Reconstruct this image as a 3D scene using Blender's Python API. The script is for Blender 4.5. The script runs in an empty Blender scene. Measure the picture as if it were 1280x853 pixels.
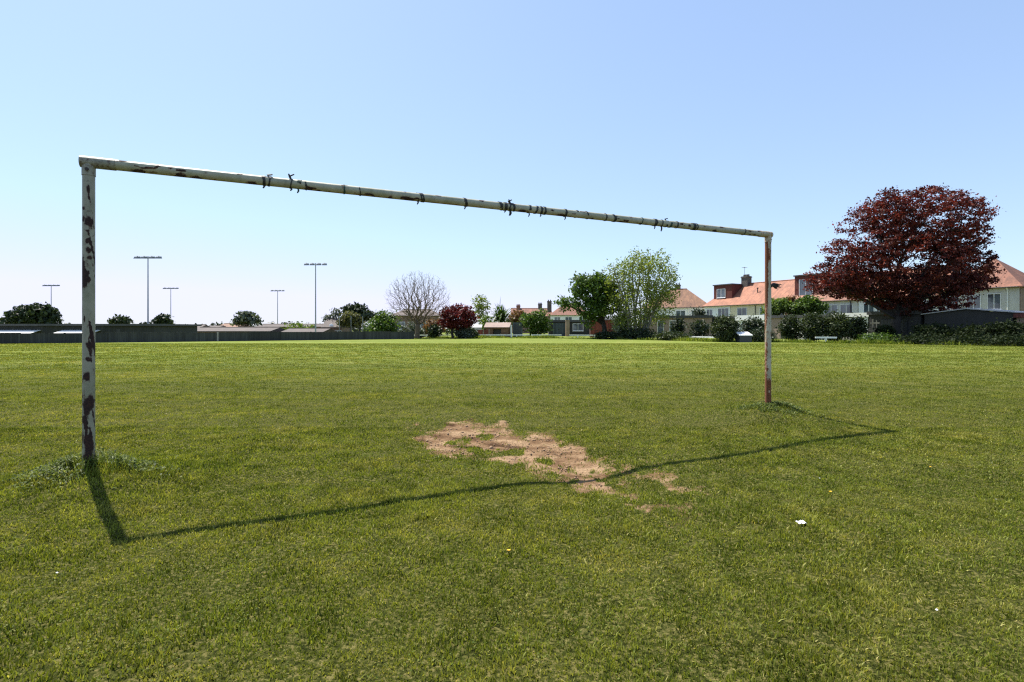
import bpy, math, random
import numpy as np
from mathutils import Vector, Matrix

random.seed(7)
R = math.radians
F, CX, HY, CAMZ = 660.0, 640.0, 410.3, 1.22      # focal length, principal column, horizon row (1280 px photo), camera height
scene = bpy.context.scene
COL = scene.collection

def gx(px, d): return (px - CX) / F * d
def hz(py, d): return CAMZ + (HY - py) / F * d

# ------------------------------------------------------------------ noise
def _hash(ix, iy, seed):
    n = (ix.astype(np.int64) * 374761393 + iy.astype(np.int64) * 668265263 + seed * 974634777) & 0xFFFFFFFF
    n = ((n ^ (n >> 13)) * 1274126177) & 0xFFFFFFFF
    n = n ^ (n >> 16)
    return (n & 0xFFFF) / 65535.0

def vnoise(x, y, seed=0):
    x = np.asarray(x, dtype=np.float64); y = np.asarray(y, dtype=np.float64)
    ix = np.floor(x); iy = np.floor(y)
    fx = x - ix; fy = y - iy
    fx = fx * fx * (3 - 2 * fx); fy = fy * fy * (3 - 2 * fy)
    a = _hash(ix, iy, seed); b = _hash(ix + 1, iy, seed)
    c = _hash(ix, iy + 1, seed); d = _hash(ix + 1, iy + 1, seed)
    return (a * (1 - fx) + b * fx) * (1 - fy) + (c * (1 - fx) + d * fx) * fy

def fbm(x, y, seed=0, oct=4):
    s = 0; a = .5; t = 0
    for i in range(oct):
        s = s + a * vnoise(x, y, seed + i * 17); t += a
        x = x * 2.03 + 3.1; y = y * 2.03 + 1.7; a *= .5
    return s / t

def sstep(a, b, v):
    t = np.clip((v - a) / (b - a), 0, 1)
    return t * t * (3 - 2 * t)

# ------------------------------------------------------------------ terrain
PA = (-3.241, 4.043); PB = (3.480, 7.176)          # the two goalposts
def gpt(px, py):                                    # photo pixel on the lawn -> ground point
    d = CAMZ * F / (py - HY); return (gx(px, d), d)

DIRT = [gpt(*p) for p in [(512,547),(541,541),(565,533),(596,524),(631,526),(640,534),(659,536),(690,543),(714,548),
        (717,556),(729,571),(765,582),(796,594),(812,604),(800,612),(760,612),(730,612),(716,604),(700,596),
        (660,589),(627,576),(584,571),(549,556)]]
SPARSE = [gpt(*p) for p in [(470,531),(520,520),(640,518),(740,545),(850,578),(925,605),(900,650),(860,690),(760,680),
        (650,665),(640,640),(690,625),(640,592),(560,575)]]

def poly_sd(x, y, poly):
    x = np.asarray(x); y = np.asarray(y)
    d2 = np.full(x.shape, 1e9); inside = np.zeros(x.shape, bool)
    n = len(poly)
    for i in range(n):
        ax, ay = poly[i]; bx, by = poly[(i + 1) % n]
        ex, ey = bx - ax, by - ay
        t = np.clip(((x - ax) * ex + (y - ay) * ey) / (ex * ex + ey * ey), 0, 1)
        d2 = np.minimum(d2, (x - ax - t * ex) ** 2 + (y - ay - t * ey) ** 2)
        with np.errstate(divide='ignore', invalid='ignore'):
            c = ((ay > y) != (by > y)) & (x < ex * (y - ay) / (ey if ey else 1e-9) + ax)
        inside ^= c
    return np.where(inside, -1, 1) * np.sqrt(d2)

def dirt_amount(x, y):
    """0 lawn .. 1 bare earth"""
    sd = poly_sd(x, y, DIRT)
    n = fbm(x * 3.1, y * 2.1, 5, 5) - .5
    n = n + .5 * (fbm(x * 8, y * 5, 6, 3) - .5)
    core = sstep(.26, -.24, sd + n * .85)
    sp = sstep(.35, -.5, poly_sd(x, y, SPARSE))
    n2 = .55 * fbm(x * 9 + 9, y * 5.5 + 4, 21, 4) + .45 * fbm(x * 2.1, y * 1.6, 23, 2)
    patch = sstep(.52, .63, n2) * sp * .56
    tuft = np.maximum(sstep(.60, .68, fbm(x * 3.7 + 31, y * 2.6 + 8, 77, 4)), sstep(.57, .66, fbm(x * 11 + 3, y * 6 + 8, 78, 3)) * sstep(5.4, 4.6, y)) * .9
    core = core * (1 - tuft)
    return np.maximum(core, patch)

def mound(x, y):
    m = 0
    for (cx, cy), r, h in ((PA, .75, .15), (PB, .8, .15)):
        q = np.hypot(x - cx, y - cy) / r
        m = m + h * np.exp(-(q ** 2) * 1.1)
    return m

def gz(x, y):
    x = np.asarray(x, dtype=np.float64); y = np.asarray(y, dtype=np.float64)
    near = sstep(45, 25, y)
    z = mound(x, y)
    z = z + near * ((fbm(x * .55, y * .55, 3, 3) - .5) * .05 + (vnoise(x * 2.6, y * 2.6, 8) - .5) * .018)
    z = z - .035 * sstep(.35, -.3, poly_sd(x, y, DIRT)) * near
    # lower ground behind the long dark fence on the left
    L0 = np.array([-45., 37.5]); L1 = np.array([-10.7, 59.]); e = (L1 - L0) / np.linalg.norm(L1 - L0)
    nx, ny = -e[1], e[0]
    s = (x - L0[0]) * nx + (y - L0[1]) * ny
    z = z - 2.0 * sstep(2, 16, s) * sstep(-3, -17, x)
    return z

def gz1(x, y): return float(gz(np.array([x]), np.array([y]))[0])

# ------------------------------------------------------------------ materials
def mat(name):
    m = bpy.data.materials.new(name); m.use_nodes = True
    nt = m.node_tree; nt.nodes.clear()
    out = nt.nodes.new('ShaderNodeOutputMaterial')
    return m, nt, out

def N(nt, t, **kw):
    n = nt.nodes.new('ShaderNode' + t)
    for k, v in kw.items():
        if k in n.inputs.keys() if isinstance(k, str) else False: n.inputs[k].default_value = v
        else: setattr(n, k, v)
    return n

def ramp(nt, stops, fac=None, interp='LINEAR'):
    n = nt.nodes.new('ShaderNodeValToRGB'); cr = n.color_ramp; cr.interpolation = interp
    while len(cr.elements) > 1: cr.elements.remove(cr.elements[-1])
    cr.elements[0].position = stops[0][0]; cr.elements[0].color = (*stops[0][1], 1)
    for p, c in stops[1:]:
        e = cr.elements.new(p); e.color = (*c, 1)
    if fac is not None: nt.links.new(fac, n.inputs[0])
    return n

def noise(nt, vec, scale, detail=4, rough=.55, dist=0):
    n = nt.nodes.new('ShaderNodeTexNoise'); n.inputs['Scale'].default_value = scale
    n.inputs['Detail'].default_value = detail; n.inputs['Roughness'].default_value = rough
    n.inputs['Distortion'].default_value = dist
    if vec is not None: nt.links.new(vec, n.inputs['Vector'])
    return n

def mix(nt, fac, a, b, mode='MIX'):
    n = nt.nodes.new('ShaderNodeMix'); n.data_type = 'RGBA'; n.blend_type = mode; n.clamp_factor = True
    for sock, v in ((n.inputs[0], fac), (n.inputs[6], a), (n.inputs[7], b)):
        if isinstance(v, (int, float)): sock.default_value = v
        elif isinstance(v, tuple): sock.default_value = (*v, 1)
        else: nt.links.new(v, sock)
    return n.outputs[2]

def mathn(nt, op, a, b=0, clamp=False):
    n = nt.nodes.new('ShaderNodeMath'); n.operation = op; n.use_clamp = clamp
    for s, v in ((n.inputs[0], a), (n.inputs[1], b)):
        if isinstance(v, (int, float)): s.default_value = v
        else: nt.links.new(v, s)
    return n.outputs[0]

def attr(nt, name):
    n = nt.nodes.new('ShaderNodeAttribute'); n.attribute_name = name; return n

def objco(nt): return nt.nodes.new('ShaderNodeTexCoord').outputs['Object']
def wpos(nt): return nt.nodes.new('ShaderNodeNewGeometry').outputs['Position']

def scalev(nt, vec, s):
    n = nt.nodes.new('ShaderNodeMapping'); nt.links.new(vec, n.inputs['Vector']); n.inputs['Scale'].default_value = s
    return n.outputs[0]

def plain(name, c, rough=.7, var=.25, scale=3., metal=0., spec=.5, bump=0., stain=None):
    """a paint / render / timber colour with mottling"""
    m, nt, out = mat(name)
    co = objco(nt)
    n1 = noise(nt, co, scale, 6, .6); n2 = noise(nt, co, scale * 7, 3, .6)
    f = mathn(nt, 'ADD', mathn(nt, 'MULTIPLY', n1.outputs[0], .7), mathn(nt, 'MULTIPLY', n2.outputs[0], .3))
    lo = tuple(v * (1 - var) for v in c); hi = tuple(min(v * (1 + var), .9) for v in c)
    r = ramp(nt, [(.3, lo), (.7, hi)], f)
    col = r.outputs[0]
    if stain:
        n3 = noise(nt, scalev(nt, co, (1, 1, .25)), scale * 1.7, 5, .65)
        col = mix(nt, mathn(nt, 'MULTIPLY', ramp(nt, [(.5, (0, 0, 0)), (.7, (1, 1, 1))], n3.outputs[0]).outputs[0], .6), col, stain)
    b = N(nt, 'BsdfPrincipled'); nt.links.new(col, b.inputs['Base Color'])
    b.inputs['Roughness'].default_value = rough; b.inputs['Metallic'].default_value = metal
    b.inputs['Specular IOR Level'].default_value = spec
    if bump:
        bp = N(nt, 'Bump'); bp.inputs['Strength'].default_value = bump; bp.inputs['Distance'].default_value = .02
        nt.links.new(n2.outputs[0], bp.inputs['Height']); nt.links.new(bp.outputs[0], b.inputs['Normal'])
    nt.links.new(b.outputs[0], out.inputs[0])
    return m

def tiles(name, c, c2):
    """courses of clay tiles"""
    m, nt, out = mat(name)
    co = objco(nt)
    n1 = noise(nt, co, .9, 5, .65); n2 = noise(nt, co, 7, 3, .6)
    col = ramp(nt, [(.3, c2), (.62, c)], n1.outputs[0]).outputs[0]
    sep = N(nt, 'SeparateXYZ'); nt.links.new(co, sep.inputs[0])
    st = noise(nt, scalev(nt, co, (1.6, .35, .35)), 1.5, 5, .7)
    col = mix(nt, 1, col, ramp(nt, [(.36, (.66, .66, .68)), (.55, (1.02,) * 3), (.75, (1.12,) * 3)], st.outputs[0]).outputs[0], 'MULTIPLY')
    w = mathn(nt, 'FRACT', mathn(nt, 'MULTIPLY', sep.outputs[2], 5.2))
    line = ramp(nt, [(0, (.55,) * 3), (.22, (1, 1, 1)), (1, (.9,) * 3)], w).outputs[0]
    col = mix(nt, 1, col, line, 'MULTIPLY')
    col = mix(nt, 1, col, ramp(nt, [(.3, (.7,) * 3), (.7, (1.15,) * 3)], n2.outputs[0]).outputs[0], 'MULTIPLY')
    b = N(nt, 'BsdfPrincipled'); nt.links.new(col, b.inputs['Base Color']); b.inputs['Roughness'].default_value = .8
    nt.links.new(b.outputs[0], out.inputs[0])
    return m

def bricks(name, c, c2, mortar=(.25, .22, .19)):
    m, nt, out = mat(name)
    co = objco(nt)
    sep = N(nt, 'SeparateXYZ'); nt.links.new(co, sep.inputs[0])
    cmb = N(nt, 'CombineXYZ'); nt.links.new(mathn(nt, 'ADD', sep.outputs[0], sep.outputs[1]), cmb.inputs[0]); nt.links.new(sep.outputs[2], cmb.inputs[1])
    bt = nt.nodes.new('ShaderNodeTexBrick'); nt.links.new(cmb.outputs[0], bt.inputs['Vector'])
    bt.inputs['Color1'].default_value = (*c, 1); bt.inputs['Color2'].default_value = (*c2, 1)
    bt.inputs['Mortar'].default_value = (*mortar, 1); bt.inputs['Scale'].default_value = 1
    bt.inputs['Brick Width'].default_value = .23; bt.inputs['Row Height'].default_value = .075; bt.inputs['Mortar Size'].default_value = .008
    col = mix(nt, 1, bt.outputs[0], ramp(nt, [(.3, (.75,) * 3), (.7, (1.1,) * 3)], noise(nt, co, 1.3, 5).outputs[0]).outputs[0], 'MULTIPLY')
    b = N(nt, 'BsdfPrincipled'); nt.links.new(col, b.inputs['Base Color']); b.inputs['Roughness'].default_value = .85
    nt.links.new(b.outputs[0], out.inputs[0])
    return m

def boards(name, c, pitch=.14, axis=0, rough=.75):
    m, nt, out = mat(name)
    co = objco(nt)
    sep = N(nt, 'SeparateXYZ'); nt.links.new(co, sep.inputs[0])
    v = mathn(nt, 'MULTIPLY', sep.outputs[axis], 1 / pitch)
    fr = mathn(nt, 'FRACT', v); fl = mathn(nt, 'FLOOR', v)
    wn = nt.nodes.new('ShaderNodeTexWhiteNoise'); wn.noise_dimensions = '1D'; nt.links.new(fl, wn.inputs['W'])
    oi = nt.nodes.new('ShaderNodeObjectInfo'); c = mix(nt, 1, c, ramp(nt, [(0, (.7, .7, .68)), (1, (1.45, 1.4, 1.35))], oi.outputs['Random']).outputs[0], 'MULTIPLY')
    gap = ramp(nt, [(0, (.25,) * 3), (.1, (1, 1, 1)), (.93, (1, 1, 1)), (1, (.3,) * 3)], fr).outputs[0]
    tone = ramp(nt, [(0, (.7,) * 3), (1, (1.2,) * 3)], wn.outputs[0]).outputs[0]
    st = (1, 1, .15) if axis == 0 else (.15, .15, 1)
    gr = ramp(nt, [(.3, (.75,) * 3), (.7, (1.15,) * 3)], noise(nt, scalev(nt, co, st), 9, 5).outputs[0]).outputs[0]
    col = mix(nt, 1, mix(nt, 1, mix(nt, 1, c, gap, 'MULTIPLY'), tone, 'MULTIPLY'), gr, 'MULTIPLY')
    b = N(nt, 'BsdfPrincipled'); nt.links.new(col, b.inputs['Base Color']); b.inputs['Roughness'].default_value = rough
    nt.links.new(b.outputs[0], out.inputs[0])
    return m

def leafmat(name, dark, mid, light, trans=.35, gloss=.25, rough=.5, transcol=None):
    """foliage; the face attribute 'tint' spreads the leaf colours"""
    m, nt, out = mat(name)
    a = attr(nt, 'tint')
    r = ramp(nt, [(.05, dark), (.5, mid), (.95, light)], a.outputs['Fac'])
    b = N(nt, 'BsdfPrincipled'); nt.links.new(r.outputs[0], b.inputs['Base Color'])
    b.inputs['Roughness'].default_value = rough; b.inputs['Specular IOR Level'].default_value = gloss
    t = N(nt, 'BsdfTranslucent')
    tc = mix(nt, 1, r.outputs[0], transcol or (1.15, 1.15, .55), 'MULTIPLY'); nt.links.new(tc, t.inputs['Color'])
    ms = N(nt, 'MixShader'); ms.inputs[0].default_value = trans
    nt.links.new(b.outputs[0], ms.inputs[1]); nt.links.new(t.outputs[0], ms.inputs[2])
    nt.links.new(ms.outputs[0], out.inputs[0])
    return m

M = {}
M['white'] = plain('white_paint', (.78, .78, .76), .55, .05, 2)
M['upvc'] = plain('white_window_frame', (.8, .8, .8), .35, .03, 2)
M['render_white'] = plain('white_render', (.78, .79, .80), .85, .06, .8, stain=(.6, .59, .55))
M['render_cream'] = plain('cream_render', (.66, .58, .42), .85, .07, .8, stain=(.5, .44, .33))
M['render_grey'] = plain('pale_grey_render', (.56, .55, .52), .85, .08, .8, stain=(.42, .41, .38))
M['render_pink'] = plain('pinkish_block', (.30, .22, .18), .9, .12, 1.2, stain=(.2, .15, .13))
M['render_dark'] = plain('shade_darkened_grey_block', (.036, .034, .032), .9, .2, 1.2, stain=(.024, .024, .022))  # dark grey block, colour lowered further to stand for shade from the copper tree
M['brown_wall'] = bricks('brown_brick', (.24, .13, .085), (.17, .1, .07))
M['red_brick'] = bricks('red_hung_tile', (.16, .030, .020), (.11, .024, .017), (.08, .025, .02))
M['orange_brick'] = bricks('orange_brick', (.30, .095, .045), (.21, .07, .035))
M['dark_brick'] = bricks('sooty_brick', (.06, .045, .04), (.04, .033, .03))
M['tan_brick'] = bricks('tan_brick', (.44, .31, .19), (.36, .25, .16))
M['tile_orange'] = tiles('orange_tiles', (.38, .155, .085), (.26, .10, .054))
M['tile_old'] = tiles('older_orange_tiles', (.32, .145, .09), (.21, .09, .055))
M['tile_brown'] = tiles('brown_tiles', (.27, .135, .07), (.17, .08, .045))
M['tile_red'] = tiles('red_brown_tiles', (.26, .105, .06), (.16, .065, .04))
M['tile_dark'] = tiles('dark_tiles', (.14, .10, .085), (.08, .06, .055))
M['tile_dull'] = tiles('dull_brown_tiles', (.095, .068, .056), (.06, .045, .037))
M['felt'] = plain('dark_roof_felt', (.06, .06, .062), .85, .3, 1.5)
M['felt_pale'] = plain('pale_roof_sheet', (.42, .41, .40), .7, .2, 1.2)
M['fence_dark'] = boards('dark_stained_boards', (.034, .037, .035), .15, 0)
M['club_dark'] = boards('dark_cladding', (.033, .036, .036), .3, 0)
M['red_boards'] = boards('red_stained_boards', (.16, .035, .025), .13, 0)
M['shed_boards'] = boards('brown_shed_boards', (.24, .13, .08), .12, 2)
M['timber'] = plain('pale_timber', (.5, .38, .22), .8, .2, 6)
M['timber_grey'] = plain('weathered_timber', (.3, .28, .25), .85, .25, 5)
M['steel'] = plain('galvanised_steel', (.30, .32, .34), .45, .12, 3, metal=.6)
M['lamp_grey'] = plain('lamp_casing', (.16, .17, .18), .5, .15, 4)
M['black'] = plain('black_plastic', (.02, .021, .023), .5, .2, 5)
M['bin_dark'] = plain('dark_grey_box_paint', (.035, .04, .045), .5, .2, 5)
M['bluegrey'] = boards('blue_grey_sheet', (.09, .12, .13), .2, 0)
M['tie'] = plain('black_net_tie', (.012, .014, .013), .55, .3, 40)
M['tie_green'] = plain('dark_green_cord', (.012, .05, .035), .6, .3, 40)
M['paper'] = plain('white_paper', (.85, .84, .82), .8, .04, 20)
M['yellow'] = plain('dandelion_yellow', (.75, .45, .02), .7, .2, 60)
M['bark'] = plain('brown_bark', (.11, .085, .062), .95, .4, 5, bump=.5)
M['bark_grey'] = plain('grey_bark', (.115, .085, .055), .95, .35, 5, bump=.5)
M['bark_pale'] = plain('pale_birch_bark', (.22, .195, .16), .9, .4, 4, bump=.3)
M['bark_dark'] = plain('dark_bark', (.032, .026, .022), .95, .35, 5, bump=.5)

def glass():
    m, nt, out = mat('window_glass')
    b = N(nt, 'BsdfPrincipled'); b.inputs['Roughness'].default_value = .06
    n = noise(nt, objco(nt), .9, 2)
    r = ramp(nt, [(.35, (.025, .035, .045)), (.65, (.12, .15, .18))], n.outputs[0]); nt.links.new(r.outputs[0], b.inputs['Base Color'])
    b.inputs['Specular IOR Level'].default_value = .9
    nt.links.new(b.outputs[0], out.inputs[0]); return m
M['glass'] = glass()

M['lf_copper'] = leafmat('copper_leaves', (.020, .007, .007), (.078, .019, .015), (.20, .052, .030), .34, .2, .5, (1.35, .6, .5))
M['lf_acer'] = leafmat('red_leaves', (.045, .008, .009), (.095, .016, .016), (.17, .03, .026), .3, .25, .5, (1.4, .6, .5))
M['lf_dark'] = leafmat('dark_evergreen', (.012, .02, .010), (.026, .042, .018), (.055, .075, .03), .2, .3)
M['lf_green'] = leafmat('mid_green_leaves', (.027, .056, .010), (.062, .115, .018), (.125, .19, .036), .35, .3)
M['lf_bright'] = leafmat('bright_green_leaves', (.05, .085, .012), (.105, .165, .028), (.19, .26, .05), .42, .3)
M['lf_birch'] = leafmat('pale_spring_leaves', (.09, .125, .02), (.17, .215, .04), (.27, .32, .085), .45, .3)
M['lf_olive'] = leafmat('olive_leaves', (.04, .048, .018), (.085, .09, .035), (.16, .15, .06), .3, .25)
M['lf_brown'] = leafmat('russet_leaves', (.07, .035, .018), (.14, .07, .03), (.22, .13, .05), .3, .25)
M['lf_grey'] = leafmat('grey_green_leaves', (.035, .05, .04), (.075, .095, .07), (.15, .17, .13), .25, .25)
M['lf_hedge'] = leafmat('hedge_leaves', (.012, .020, .008), (.030, .046, .014), (.085, .105, .04), .25, .22, .5)
M['lf_shade'] = leafmat('painted_shade_leaves', (.008, .013, .006), (.017, .027, .010), (.04, .052, .02), .2, .08, .6)  # copper tree's shade put into the leaf colour of shrubs beneath it
M['lf_blossom'] = leafmat('blossom_leaves', (.10, .14, .05), (.28, .32, .20), (.66, .66, .58), .35, .2)
M['lf_weed'] = leafmat('weed_leaves', (.03, .05, .02), (.070, .10, .020), (.24, .27, .10), .4, .12, .5)

# lawn colours shared by the ground sheet and the blades
def lawn_color(nt, pos):
    big = noise(nt, scalev(nt, pos, (.55, .9, 1)), .5, 4, .6)
    med = noise(nt, scalev(nt, pos, (1.0, 1.6, 1)), 1.3, 5, .6)
    streak = noise(nt, scalev(nt, pos, (.035, .5, 0)), 1.0, 3, .5)          # mowing runs
    c = ramp(nt, [(.32, (.098, .128, .016)), (.52, (.128, .152, .021)), (.70, (.180, .184, .036))], big.outputs[0]).outputs[0]
    c = mix(nt, .55, c, ramp(nt, [(.34, (.080, .112, .012)), (.5, (.126, .150, .021)), (.68, (.215, .202, .050))], med.outputs[0]).outputs[0])
    c = mix(nt, .8, c, ramp(nt, [(.35, (.78, .82, .78)), (.65, (1.24, 1.18, 1.2))], streak.outputs[0]).outputs[0], 'MULTIPLY')
    return mix(nt, 1, c, (1.25, 1.24, 1.2), 'MULTIPLY')

def ground_material():
    m, nt, out = mat('lawn_and_earth')
    pos = wpos(nt)
    c = mix(nt, 1, lawn_color(nt, pos), (.95, 1.0, 1.55), 'MULTIPLY')
    fine = noise(nt, scalev(nt, pos, (1, 1, 0)), 22, 6, .75)
    c = mix(nt, 1, c, ramp(nt, [(.30, (.42, .42, .4)), (.52, (1, 1, 1)), (.72, (1.6, 1.5, 1.5))], fine.outputs[0]).outputs[0], 'MULTIPLY')
    under = attr(nt, 'under')                                                  # thatch under the modelled blades
    thatch = ramp(nt, [(.36, (.014, .017, .004)), (.5, (.05, .056, .012)), (.66, (.17, .145, .052))], noise(nt, pos, 45, 5, .7).outputs[0]).outputs[0]
    c = mix(nt, under.outputs['Fac'], c, thatch)
    # bare earth
    e1 = noise(nt, scalev(nt, pos, (1, 1.3, 1)), 3.2, 7, .62); e2 = noise(nt, pos, 38, 5, .7)
    earth = ramp(nt, [(.34, (.066, .037, .020)), (.46, (.165, .100, .054)), (.63, (.295, .200, .118))], e1.outputs[0]).outputs[0]
    earth = mix(nt, 1, earth, ramp(nt, [(.3, (.5, .47, .43)), (.52, (1, 1, 1)), (.75, (1.25, 1.22, 1.2))], e2.outputs[0]).outputs[0], 'MULTIPLY')
    d = attr(nt, 'dirt')
    dm = mathn(nt, 'ADD', d.outputs['Fac'], mathn(nt, 'MULTIPLY', mathn(nt, 'SUBTRACT', noise(nt, pos, 17, 7, .75).outputs[0], .5), 1.1))
    dmask = ramp(nt, [(.33, (0, 0, 0)), (.60, (1, 1, 1))], dm).outputs[0]
    c = mix(nt, dmask, c, earth)
    b = N(nt, 'BsdfPrincipled'); nt.links.new(c, b.inputs['Base Color']); b.inputs['Roughness'].default_value = .95
    b.inputs['Specular IOR Level'].default_value = .03
    h = mathn(nt, 'ADD', mathn(nt, 'MULTIPLY', noise(nt, pos, 30, 6, .7).outputs[0], .03), mathn(nt, 'MULTIPLY', e1.outputs[0], .05))
    bp = N(nt, 'Bump'); bp.inputs['Strength'].default_value = .8; bp.inputs['Distance'].default_value = 1
    nt.links.new(h, bp.inputs['Height']); nt.links.new(bp.outputs[0], b.inputs['Normal'])
    nt.links.new(b.outputs[0], out.inputs[0]); return m

def blade_material(name='grass_blades', lift=(1, 1, 1)):
    m, nt, out = mat(name)
    pos = wpos(nt)
    c = lawn_color(nt, pos)
    a = attr(nt, 'tint')
    t = ramp(nt, [(0, (.22, .26, .22)), (.22, (.55, .60, .5)), (.46, (1, 1, 1)), (.70, (1.45, 1.36, 1.7)), (.86, (1.9, 1.72, 2.8)), (.9, (2.0, 1.65, 3.0)), (1, (3.0, 2.4, 5.5))], a.outputs['Fac'])
    c = mix(nt, 1, c, t.outputs[0], 'MULTIPLY')
    c = mix(nt, 1, c, lift, 'MULTIPLY')
    b = N(nt, 'BsdfPrincipled'); nt.links.new(c, b.inputs['Base Color']); b.inputs['Roughness'].default_value = .5
    b.inputs['Specular IOR Level'].default_value = .16
    tr = N(nt, 'BsdfTranslucent'); nt.links.new(mix(nt, 1, c, (1.2, 1.15, .5), 'MULTIPLY'), tr.inputs['Color'])
    ms = N(nt, 'MixShader'); ms.inputs[0].default_value = .42
    nt.links.new(b.outputs[0], ms.inputs[1]); nt.links.new(tr.outputs[0], ms.inputs[2]); nt.links.new(ms.outputs[0], out.inputs[0])
    return m

M['ground'] = ground_material()
M['blade'] = blade_material()
M['blade_rough'] = blade_material('rough_grass_blades', (.85, 1.0, .9))

def goal_paint(name, base, warm, core_stops=((.3, (.012, .006, .005)), (.52, (.028, .011, .008)))):
    """flaking paint on steel; the vertex attribute 'rust' says where it has come away"""
    m, nt, out = mat(name)
    co = objco(nt)
    a = attr(nt, 'rust')
    n1 = noise(nt, co, 34, 6, .65); n2 = noise(nt, scalev(nt, co, (1, 1, .4)), 9, 5, .6); n3 = noise(nt, co, 90, 3, .6)
    v = mathn(nt, 'ADD', a.outputs['Fac'], mathn(nt, 'MULTIPLY', mathn(nt, 'SUBTRACT', n1.outputs[0], .5), 1.0))
    paint = ramp(nt, [(.3, tuple(x * .72 for x in base)), (.5, base), (.7, tuple(min(x * 1.12, .85) for x in base))], n2.outputs[0]).outputs[0]
    grime = ramp(nt, [(.45, (1, 1, 1)), (.75, (.62, .66, .5))], noise(nt, co, 6, 6, .7).outputs[0]).outputs[0]
    paint = mix(nt, 1, paint, grime, 'MULTIPLY')
    rim = ramp(nt, [(.36, (0, 0, 0)), (.50, (1, 1, 1))], v).outputs[0]
    core = ramp(nt, [(.50, (0, 0, 0)), (.58, (1, 1, 1))], v).outputs[0]
    rust = ramp(nt, [*core_stops, (.75, warm)], n3.outputs[0]).outputs[0]
    c = mix(nt, mathn(nt, 'MULTIPLY', rim, .75), paint, warm)
    c = mix(nt, core, c, rust)
    b = N(nt, 'BsdfPrincipled'); nt.links.new(c, b.inputs['Base Color'])
    nt.links.new(ramp(nt, [(0, (.5,) * 3), (1, (.9,) * 3)], core).outputs[0], b.inputs['Roughness'])
    bp = N(nt, 'Bump'); bp.inputs['Strength'].default_value = .5; bp.inputs['Distance'].default_value = .004; bp.invert = True
    nt.links.new(core, bp.inputs['Height']); nt.links.new(bp.outputs[0], b.inputs['Normal'])
    nt.links.new(b.outputs[0], out.inputs[0]); return m
M['paint_left'] = goal_paint('flaking_grey_paint', (.28, .265, .19), (.07, .028, .014))
M['paint_bar'] = goal_paint('weathered_cream_paint', (.37, .355, .25), (.16, .075, .028))
M['paint_right'] = goal_paint('rusting_cream_paint', (.46, .41, .29), (.28, .095, .03), ((.3, (.05, .018, .010)), (.5, (.16, .055, .02))))

# ------------------------------------------------------------------ mesh helpers
class MB:
    def __init__(s): s.v = []; s.f = []; s.m = []
    def add(s, vs, fs, mi=0):
        o = len(s.v); s.v += [tuple(v) for v in vs]; s.f += [tuple(i + o for i in f) for f in fs]; s.m += [mi] * len(fs); return s
    def box(s, x0, y0, z0, x1, y1, z1, mi=0, bev=0):
        vs = [(x0,y0,z0),(x1,y0,z0),(x1,y1,z0),(x0,y1,z0),(x0,y0,z1),(x1,y0,z1),(x1,y1,z1),(x0,y1,z1)]
        return s.add(vs, [(0,3,2,1),(4,5,6,7),(0,1,5,4),(1,2,6,5),(2,3,7,6),(3,0,4,7)], mi)
    def hull(s, bottom, top, mi=0):
        n = len(bottom)
        return s.add(list(bottom) + list(top), [tuple(range(n))[::-1], tuple(range(n, 2 * n))] + [(i, (i + 1) % n, n + (i + 1) % n, n + i) for i in range(n)], mi)
    def tube(s, pts, radii, n=8, mi=0, cap=True):
        pts = [Vector(p) for p in pts]; rings = []
        up = None
        for i, p in enumerate(pts):
            t = (pts[min(i + 1, len(pts) - 1)] - pts[max(i - 1, 0)])
            if t.length < 1e-9: t = Vector((0, 0, 1))
            t.normalize()
            if up is None:
                up = Vector((1, 0, 0)) if abs(t.x) < .8 else Vector((0, 1, 0))
            a = t.cross(up).normalized(); b = t.cross(a).normalized(); up = b.cross(t) if b.cross(t).length > .01 else up
            up = a.cross(t).normalized()
            r = radii[i] if isinstance(radii, (list, tuple)) else radii
            rings.append([p + (a * math.cos(2 * math.pi * k / n) + b * math.sin(2 * math.pi * k / n)) * r for k in range(n)])
        vs = [v for r in rings for v in r]; fs = []
        for i in range(len(rings) - 1):
            for k in range(n):
                fs.append((i * n + k, i * n + (k + 1) % n, (i + 1) * n + (k + 1) % n, (i + 1) * n + k))
        if cap:
            fs.append(tuple(range(n))[::-1]); fs.append(tuple((len(rings) - 1) * n + k for k in range(n)))
        return s.add(vs, fs, mi)
    def sphere(s, c, r, seg=10, ring=6, mi=0, sq=(1, 1, 1)):
        vs = []; fs = []
        for i in range(ring + 1):
            th = math.pi * i / ring
            for k in range(seg):
                ph = 2 * math.pi * k / seg
                vs.append((c[0] + r * sq[0] * math.sin(th) * math.cos(ph), c[1] + r * sq[1] * math.sin(th) * math.sin(ph), c[2] + r * sq[2] * math.cos(th)))
        for i in range(ring):
            for k in range(seg): fs.append((i * seg + k, (i + 1) * seg + k, (i + 1) * seg + (k + 1) % seg, i * seg + (k + 1) % seg))
        return s.add(vs, fs, mi)
    def build(s, name, mats, parent=None, smooth=False, bevel=0):
        me = bpy.data.meshes.new(name); me.from_pydata(s.v, [], s.f); me.validate(); me.update()
        for m in (mats if isinstance(mats, (list, tuple)) else [mats]): me.materials.append(m)
        if len(s.m) == len(me.polygons): me.polygons.foreach_set('material_index', s.m)
        if smooth: me.polygons.foreach_set('use_smooth', [True] * len(me.polygons))
        o = bpy.data.objects.new(name, me); COL.objects.link(o)
        if parent is not None: o.parent = parent
        if bevel:
            b = o.modifiers.new('bevel', 'BEVEL'); b.width = bevel; b.segments = 2; b.limit_method = 'ANGLE'
        return o

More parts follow.
